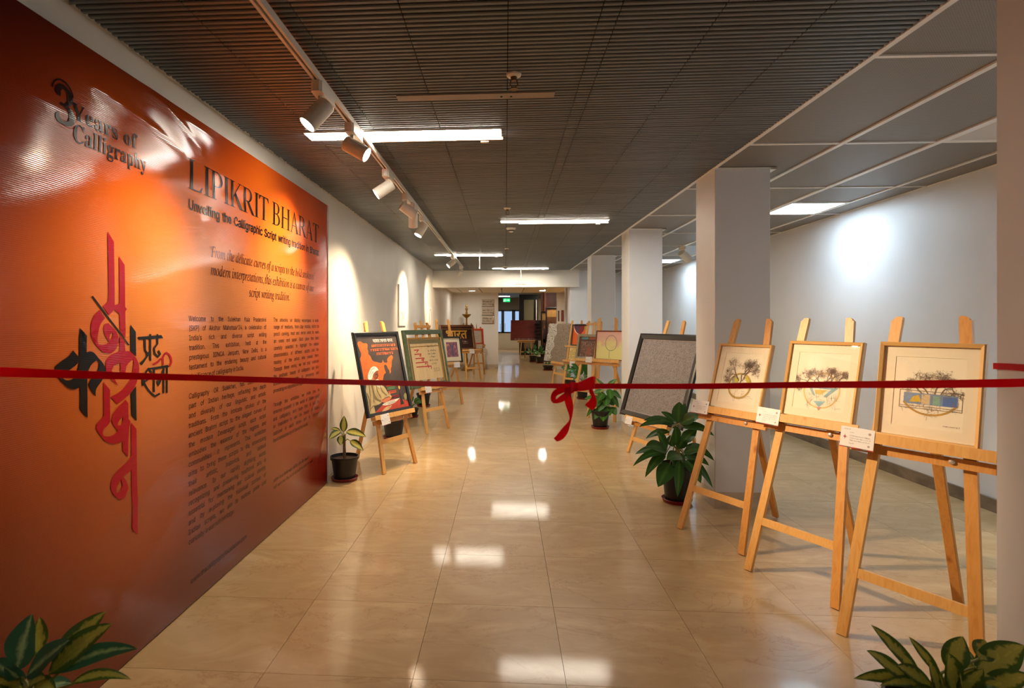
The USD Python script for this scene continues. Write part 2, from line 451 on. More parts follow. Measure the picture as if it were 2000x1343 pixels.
part(wn, "frame_rail", MB().box((-.45, 30.97, 2.05), (.8, 31.05, 2.14)).box((-.45, 30.97, .87), (.8, 31.05, .93)), BLACK)
for x in (-.27, -.02):
    part(wn, "handle", MB().tube([(x, 30.96, .98), (x, 30.92, .98), (x, 30.92, 1.38), (x, 30.96, 1.38)], .014), WHITE)
dr = thing("door_1", "tall black framed glass door standing in the dim hall", "door", kind="structure")
D0 = 25.0
part(dr, "frame", MB().box((.61, D0, 0), (.82, D0 + .1, 2.67)).box((1.27, D0, 0), (1.45, D0 + .1, 2.67)).box((.82, D0, 2.44), (1.27, D0 + .1, 2.67)).box((.82, D0, 0), (1.27, D0 + .1, .3)), BLACK)
part(dr, "glass_panel", MB().box((.82, D0 + .03, .3), (1.27, D0 + .05, 2.44)), plain("smoked_glass", S(120, 112, 88), .12))
part(dr, "pull_handle", MB().tube([(1.36, D0 - .01, .7), (1.36, D0 - .05, .72), (1.36, D0 - .05, 2.4), (1.36, D0 - .01, 2.42)], .025), WHITE)
rp = thing("wall_panel_red", "red brown wood panel wall with a post right of the black door", "wall panel", kind="structure")
part(rp, "panel", MB().box((1.39, 22.0, 0), (2.6, 22.1, 2.8)), mottled("red_wood", S(96, 40, 22), S(120, 54, 30), (6, 6, .6), .4))
part(rp, "post", MB().box((1.50, 21.9, 0), (1.57, 22.0, 2.8)), plain("red_post", S(180, 96, 64), .4))

# ------------------------------------------------------------------ lamps
def strip(x0, x1, y, lit, label):
    t = thing("strip_light", label, "ceiling light", group="white strip lights in the slatted ceiling")
    part(t, "housing", MB().box((x0 - .012, y - .07, CEIL - .006), (x1 + .012, y + .07, CEIL + .012)), WHITE)
    part(t, "diffuser", MB().box((x0, y - .058, CEIL - .012), (x1, y + .058, CEIL - .0065)), glow("strip_glow", NEUT, STRIP))
    part(t, "edge_rail", MB().box((x0 + .2, y + .075, CEIL - .022), (x1 + .02, y + .09, CEIL - .002)), WHITE)
    part(t, "driver_box", MB().box((x1 - .12, y + .092, CEIL - .03), (x1 - .07, y + .115, CEIL - .004)), CREAMW)


strip(-1.225, -.035, 3.45, 1, "nearest lit strip light, behind the second track spotlight")
strip(-.045, 1.16, 6.47, 1, "second lit strip light, above the domed smoke detector")
strip(-1.20, -.06, 9.58, 1, "third lit strip light, crossed by the far end of the track")
strip(-.27, .90, 12.0, 1, "farthest lit strip light, close before the beam")
for x0, x1, y, lab in ((-1.22, -.04, -2.4, "lit strip light at the rear of the room, out of view"),):
    strip(x0, x1, y, 1, lab)
du = thing("blank_strip", "unlit white ceiling strip nearer than the first lit light", "ceiling strip")
part(du, "cover", MB().box((-.56, 2.86, CEIL - .006), (.25, 2.93, CEIL + .012), ch=.002), plain("grey_cover", S(150, 138, 124), .5))
part(du, "screw", MB().lathe([(0, CEIL - .009), (.006, CEIL - .009), (.006, CEIL - .005)], 8, mat4((-.02, 2.9, 0))), BLACK)
part(du, "screw", MB().lathe([(0, CEIL - .009), (.006, CEIL - .009), (.006, CEIL - .005)], 8, mat4((.03, 2.9, 0))), BLACK)

pn = {2.55: "unlit square ceiling panel nearest the column with the ribbon", 4.99: "large lit square panel in the alcove ceiling beside the second column", 9.87: "small far lit panel in the alcove ceiling between columns"}
for (i, y0), on in lampcells.items():
    t = thing("light_panel", pn[round(y0, 2)], "ceiling light", MR, group="square light panels of the alcove ceiling")
    part(t, "frame", MB().prism(rect(2.875, y0 + .615, 3.435, y0 + 1.215).difference(rect(2.905, y0 + .645, 3.405, y0 + 1.185)), CEIL - .003, CEIL + .02), TEE)
    part(t, "diffuser", MB().box((2.9, y0 + .64, CEIL + .002), (3.41, y0 + 1.19, CEIL + .012)), glow("panel_glow", COOL, PANEL) if on else plain("dull_diffuser", S(205, 200, 192), .5))


def aim(pos, d):
    d = np.array(d, float); d /= np.linalg.norm(d)
    s = np.cross(d, (0, 0, 1.)); s = np.array([1., 0, 0]) if np.linalg.norm(s) < 1e-3 else s / np.linalg.norm(s)
    return mat4(pos, basis=(s, np.cross(-d, s), -d))          # local -z looks along d


def spot(x, y, d, label, lit=True, power=1., cone=24., color=WARM, zt=CEIL - .063, M=None, hang=.0, size=1.):
    M0 = np.eye(4) if M is None else M
    t = thing("track_spotlight", label, "spotlight", M, group="white spotlights on the ceiling track" if M is None else None)
    a = MB().box((x - .026, y - .11, zt - .05), (x + .026, y + .11, zt), ch=.012)
    part(t, "adapter", a, CREAMW)
    d = np.array(d, float); d /= np.linalg.norm(d)
    piv = np.array([x, y - .04, zt - .115 - hang])
    part(t, "stem", MB().tube([(x, y - .04, zt - .045), piv], .013), CREAMW)
    A = aim(piv, d)
    r, L = .047 * size, .15 * size
    hd = part(t, "head", MB().lathe([(0, .045), (r * .93, .045), (r, .04), (r, .04 - L), (r * .93, .04 - L), (r * .9, .04 - L + .012), (r * .85, .0), (0, 0)], 28, A), CREAMW, smooth=35)
    lens = A @ mat4((0, 0, .04 - L + .012))
    part(hd, "lens", MB().lathe([(0, 0.001), (r * .9, 0)], 24, lens), glow("spot_lens", (1, .9, .74), 14.) if lit else plain("dark_lens", (.03, .03, .03), .2))
    if lit:
        l = UsdLux.SphereLight.Define(stage, path_for(t, "beam"))
        P = A @ np.array([0, 0, .04 - L - .036, 1])
        q = aim(P[:3], d)
        l.AddTransformOp().Set(Gf.Matrix4d(q.T.tolist()))
        l.CreateRadiusAttr(.034); l.CreateIntensityAttr(SPOT * power / (math.pi * .034 ** 2)); l.CreateColorAttr(Gf.Vec3f(*color)); l.CreateNormalizeAttr(False)
        sh = UsdLux.ShapingAPI.Apply(l.GetPrim()); sh.CreateShapingConeAngleAttr(cone); sh.CreateShapingConeSoftnessAttr(.9)


tk = thing("track_rail", "long white lighting track fixed under the slatted ceiling", "lighting track")
X = -.86
part(tk, "rail", MB().box((X - .0175, 1.0, CEIL - .062), (X - .006, 11.3, CEIL - .031)).box((X + .006, 1.0, CEIL - .062), (X + .0175, 11.3, CEIL - .031)), WHITE)
part(tk, "slot", MB().box((X - .006, 1.0, CEIL - .048), (X + .006, 11.3, CEIL - .031)), BLACK)
for y in (3.28, 5.35, 7.4):
    part(tk, "joiner", MB().box((X - .02, y - .05, CEIL - .065), (X + .02, y + .05, CEIL - .0305)), WHITE)
SPOTS = [
    (2.62, (-1.554, 2.2, 1.45), "nearest track spotlight, aimed down at the banner, lens lit", .75, 40),
    (3.16, (1.6, 3.02, 1.0), "second track spotlight, turned away from the banner, lens lit", 6.0, 24),
    (4.10, (-1.554, 3.88, 1.92), "third track spotlight, a white cylinder tipped at the banner", 1.5, 37),
    (4.86, (1.4, 6.0, .8), "fourth track spotlight, tipped to the far columns", 2.4, 36),
    (5.25, (-1.0, 6.2, .6), "fifth track spotlight, hanging nearly straight down in the cluster", 2.0, 50),
    (5.85, (-1.62, 5.35, .95), "sixth track spotlight, last of the cluster of three", 2.8, 54),
    (9.20, (-1.62, 8.85, 1.75), "seventh track spotlight, small lit lens by the third strip light", 3.0, 36),
    (10.9, (-1.62, 11.95, 1.7), "farthest track spotlight, against the cream beam", 3.0, 36)]
for y, tg, lab, pw, cone in SPOTS:
    spot(X, y, np.array(tg) - (X, y - .04, CEIL - .15), lab, True, pw, cone, hang=0 if y > 3.2 else .0, size=.92)
spot(2.87, 8.75, (.75, .35, -.62), "white spotlight on the alcove ceiling, half hidden by a column", True, 2.0, 50, COOL, CEIL - .004, MR, size=1.25)

spot(2.87, 2.6, (.75, .1, -1.), "white spotlight on the alcove ceiling behind the nearest column", True, 2.4, 58, COOL, CEIL - .004, MR, size=1.25)

for x, y, lab, on in ((-.95, 16.05, "round downlight left in the low ceiling past the beam", 1), (1.05, 16.05, "round downlight right in the low ceiling past the beam", 1)):
    t = thing("downlight", lab, "ceiling light", mat4((x, y, 2.33)), "round downlights of the low ceiling")
    part(t, "rim", MB().lathe([(.085, 0), (.105, 0), (.105, -.008), (.085, -.01), (.085, 0)], 24), WHITE)
    part(t, "diffuser", MB().lathe([(0, -.006), (.085, -.006)], 24), glow("down_glow", (1, .95, .85), DOWN))
for x, y in ((2.0, 20.0), (2.0, 24.0), (-.05, 28.6)):
    t = thing("light_panel", "square lit panel in the hall ceiling above the tall dark paintings" if y < 22 else "square lit panel in the hall ceiling before the black framed door" if y < 26 else "square lit panel far down the hall, above the blue window", "ceiling light", mat4((x, y, 2.755)))
    part(t, "frame", MB().prism(rect(-.3, -.3, .3, .3).difference(rect(-.27, -.27, .27, .27)), 0, .02), TEE)
    part(t, "diffuser", MB().box((-.27, -.27, .003), (.27, .27, .012)), glow("hall_panel", NEUT, 16.))
# small ceiling fittings
def sprinkler(x, y, label, s=1.):
    t = thing("sprinkler", label, "sprinkler", mat4((x, y, CEIL)), "sprinklers under the slatted ceiling")
    part(t, "rose", MB().lathe([(0, -.012 * s), (.018 * s, -.012 * s), (.034 * s, -.006 * s), (.036 * s, .004)], 20), CREAMW, smooth=40)
    BR = plain("bronze", S(120, 92, 60), .35, metallic=.8)
    bd = part(t, "body", MB().lathe([(0, -.03 * s), (.013 * s, -.03 * s), (.016 * s, -.012 * s)], 12), BR)
    part(bd, "frame_arms", MB().tube([(-.014 * s, 0, -.028 * s), (-.018 * s, 0, -.05 * s), (0, 0, -.066 * s), (.018 * s, 0, -.05 * s), (.014 * s, 0, -.028 * s)], .003 * s, 6), BR)
    part(bd, "deflector", MB().lathe([(0, -.07 * s), (.02 * s, -.07 * s), (.02 * s, -.066 * s), (0, -.066 * s)], 12), BR)


sprinkler(.04, 2.66, "nearest sprinkler, white rose with a bronze head")
sprinkler(.02, 5.75, "second sprinkler, above the middle strip light")
sprinkler(.02, 8.85, "small far sprinkler left of the columns")
def smoke(x, y, label):
    t = thing("smoke_detector", label, "smoke detector", mat4((x, y, CEIL)), "smoke detectors under the slatted ceiling")
    part(t, "base", MB().lathe([(0, -.012), (.058, -.012), (.06, 0)], 24), CREAMW)
    part(t, "dome", MB().lathe([(0, -.05), (.02, -.05), (.04, -.035), (.05, -.012)], 24), CREAMW, smooth=50)
    part(t, "vent_slot", MB().lathe([(.0325, -.0415), (.0465, -.026), (.0475, -.0265), (.0335, -.042)], 24), BLACK)


smoke(.07, 6.95, "domed smoke detector below the second strip light")
smoke(0.0, 11.65, "far smoke detector behind the farthest strip light")
for x, y, ln, lab in ((-.44, 9.62, .24, "thin white pull cord hanging from the third strip light"), (.33, 12.0, .20, "short white cord hanging at the farthest strip light")):
    t = thing("hanging_cord", lab, "cord", mat4((x, y, CEIL)), "cords hanging at the strip lights")
    part(t, "cord", MB().tube([(0, 0, 0), (0, 0, -ln + .03)], .006, 6), WHITE)
    part(t, "toggle", MB().lathe([(0, -ln), (.011, -ln), (.008, -ln + .035), (0, -ln + .035)], 8), WHITE)
ex = thing("exit_sign", "green lit running figure exit sign hanging in the dim hall", "exit sign", mat4((.06, 26, 2.37)))
part(ex, "box", MB().box((-.17, -.02, 0), (.17, .02, .18), ch=.005), BLACK)
part(ex, "hanger", MB().box((-.1, -.006, .18), (-.09, .006, .395)).box((.09, -.006, .18), (.1, .006, .395)), BLACK)
part(ex, "lit_face", MB().box((-.16, -.0215, .01), (.16, -.0205, .17)), glow("exit_glow", (.02, .75, .18), .5))
pic = unary = shapely.union_all([Point(-.07, .135).buffer(.018), LineString([(-.075, .115), (-.09, .075)]).buffer(.013), LineString([(-.09, .075), (-.06, .05), (-.075, .025)]).buffer(.009), LineString([(-.09, .075), (-.12, .06), (-.14, .035)]).buffer(.009),
                           LineString([(-.11, .1), (-.045, .1)]).buffer(.007), LineString([(0, .09), (.09, .09)]).buffer(.014), Polygon([(.08, .125), (.135, .09), (.08, .055)])])
part(ex, "pictogram", MB().flat(pic, .0222), glow("exit_white", (.7, 1, .8), .6))

# ------------------------------------------------------------------ the banner and its print
XB, BY0, BY1, BZ0, BZ1 = -1.554, .70, 4.84, .006, 2.43
RIDGES = [((2.36, 2.44), (2.78, 2.29), .010, .035), ((2.05, 2.30), (2.62, 2.23), .006, .022), ((2.62, 2.40), (3.0, 2.36), .006, .03), ((1.6, 2.16), (2.3, 2.10), .004, .05),
          ((4.84, 1.02), (4.45, .72), .008, .05), ((4.84, .8), (4.5, .62), .010, .04), ((4.84, .62), (4.6, .28), .009, .04), ((4.84, 1.9), (4.4, 1.86), .005, .06), ((4.84, 1.55), (4.55, 1.3), .006, .05),
          ((1.5, 1.37), (2.2, 1.37), .003, .02), ((1.7, .45), (2.9, .86), .003, .05), ((2.2, .3), (3.4, .95), .0025, .04), ((2.9, 2.1), (3.5, 2.02), .004, .05), ((2.8, 1.92), (3.4, 1.98), .004, .06)]


def bulge(Y, Z):
    Y, Z = np.asarray(Y, float), np.asarray(Z, float)
    d = .012 * (meshkit.fbm(np.stack([Y * 1.1, Z * 1.6, Y * 0], -1), 2, 3) - .5) + .0022 * (meshkit.fbm(np.stack([Y * 4.5, Z * 8, Y * 0 + 4], -1), 2, 5) - .5) * np.clip((Z - 1.5) * 1.6, .15, 1)
    for (a, b), (c, e), amp, wid in RIDGES:
        t = np.clip(((Y - a) * (c - a) + (Z - b) * (e - b)) / ((c - a) ** 2 + (e - b) ** 2), 0, 1)
        r = np.hypot(Y - a - t * (c - a), Z - b - t * (e - b))
        d = d + amp * np.exp(-(r / wid) ** 1.5) * (.35 + .65 * np.sin(np.pi * np.clip(t * .8 + .15, 0, 1)))
    edge = np.clip(np.minimum.reduce([BY1 - Y, Z - BZ0, BZ1 + .02 - Z]) / .05, 0.15, 1)
    return d * edge


def on_banner(v, lift):
    return np.c_[XB + bulge(v[:, 0], v[:, 1]) + lift, v[:, 0], v[:, 1]]


# the print's own colours: a glow of orange in deep maroon
PR = [(.7, 2.4, 48, 10, 12), (1.7, 2.4, 54, 14, 13), (2.4, 2.42, 88, 18, 8), (3.1, 2.42, 150, 44, 12), (4., 2.42, 170, 56, 14), (4.84, 2.42, 168, 54, 18),
      (.9, 1.7, 86, 22, 12), (1.6, 2.0, 112, 26, 12), (1.95, 2.0, 196, 62, 14), (2.2, 1.95, 238, 104, 10), (2.5, 2.0, 236, 108, 14), (3.0, 2.1, 216, 92, 18), (3.6, 2.1, 226, 110, 26), (4.3, 2.1, 214, 86, 24), (4.8, 2.0, 196, 66, 22),
      (1.4, 1.5, 150, 52, 26), (1.75, 1.6, 206, 84, 36), (2.0, 1.6, 244, 128, 44), (2.3, 1.65, 255, 160, 50), (2.6, 1.6, 246, 158, 70), (2.9, 1.5, 226, 132, 76), (3.5, 1.55, 228, 140, 72), (4.1, 1.5, 224, 128, 56), (4.7, 1.5, 206, 88, 40),
      (1.2, 1.0, 120, 40, 18), (1.65, 1.1, 160, 62, 16), (2.0, 1.15, 214, 100, 16), (2.4, 1.15, 236, 134, 54), (2.8, 1.1, 206, 110, 56), (3.4, 1.1, 190, 96, 50), (4.1, 1.0, 196, 92, 46), (4.7, 1.1, 190, 74, 34),
      (1.5, .5, 104, 40, 20), (1.9, .6, 166, 74, 30), (2.3, .65, 190, 92, 40), (2.7, .6, 156, 70, 36), (3.2, .6, 132, 52, 24), (4., .6, 150, 58, 26), (4.5, .55, 130, 40, 18), (4.8, .35, 110, 14, 12),
      (1.3, .1, 92, 34, 18), (2., .1, 116, 50, 26), (2.8, .15, 112, 44, 20), (3.6, .15, 120, 44, 18), (4.4, .15, 120, 40, 20), (4.8, .1, 84, 8, 10)]


def print_colour(Y, Z):
    P = np.array([(a, b, *S(r, g, bb)) for a, b, r, g, bb in PR])
    d2 = ((Y[:, None] - P[:, 0]) * .8) ** 2 + (Z[:, None] - P[:, 1]) ** 2
    wgt = np.exp(-d2 / (2 * .21 ** 2)) + 1e-5 / (d2 + .02)
    return (wgt @ P[:, 2:]) / wgt.sum(1, keepdims=True)


ban = thing("exhibition_banner", "huge glossy orange and maroon exhibition banner covering the left wall", "banner")
ny, nz = 340, 200
Yg, Zg = np.meshgrid(np.linspace(BY0, BY1, ny), np.linspace(BZ0, BZ1, nz), indexing="ij")
P2 = np.c_[Yg.ravel(), Zg.ravel()]
i, j = np.meshgrid(np.arange(ny - 1), np.arange(nz - 1), indexing="ij")
q = np.stack([i * nz + j, (i + 1) * nz + j, (i + 1) * nz + j + 1, i * nz + j + 1], -1).reshape(-1, 4)
part(ban, "printed_vinyl", (on_banner(P2, 0.), q), vcol("banner_print", .10, True, specular_ior_level=.42), smooth=True, colors=print_colour(P2[:, 0], P2[:, 1]))
part(ban, "backing_board", MB().box((XL + .002, BY0, 0.0), (XB - .014, BY1 - .002, BZ1 - .004)), plain("board_grey", S(120, 112, 104), .5))
part(ban, "edge_profile", MB().box((XL + .002, BY1, 0), (XB + .006, BY1 + .014, BZ1)), plain("alu_edge", S(196, 192, 188), .3, metallic=.3), label="grey metal edge strip")

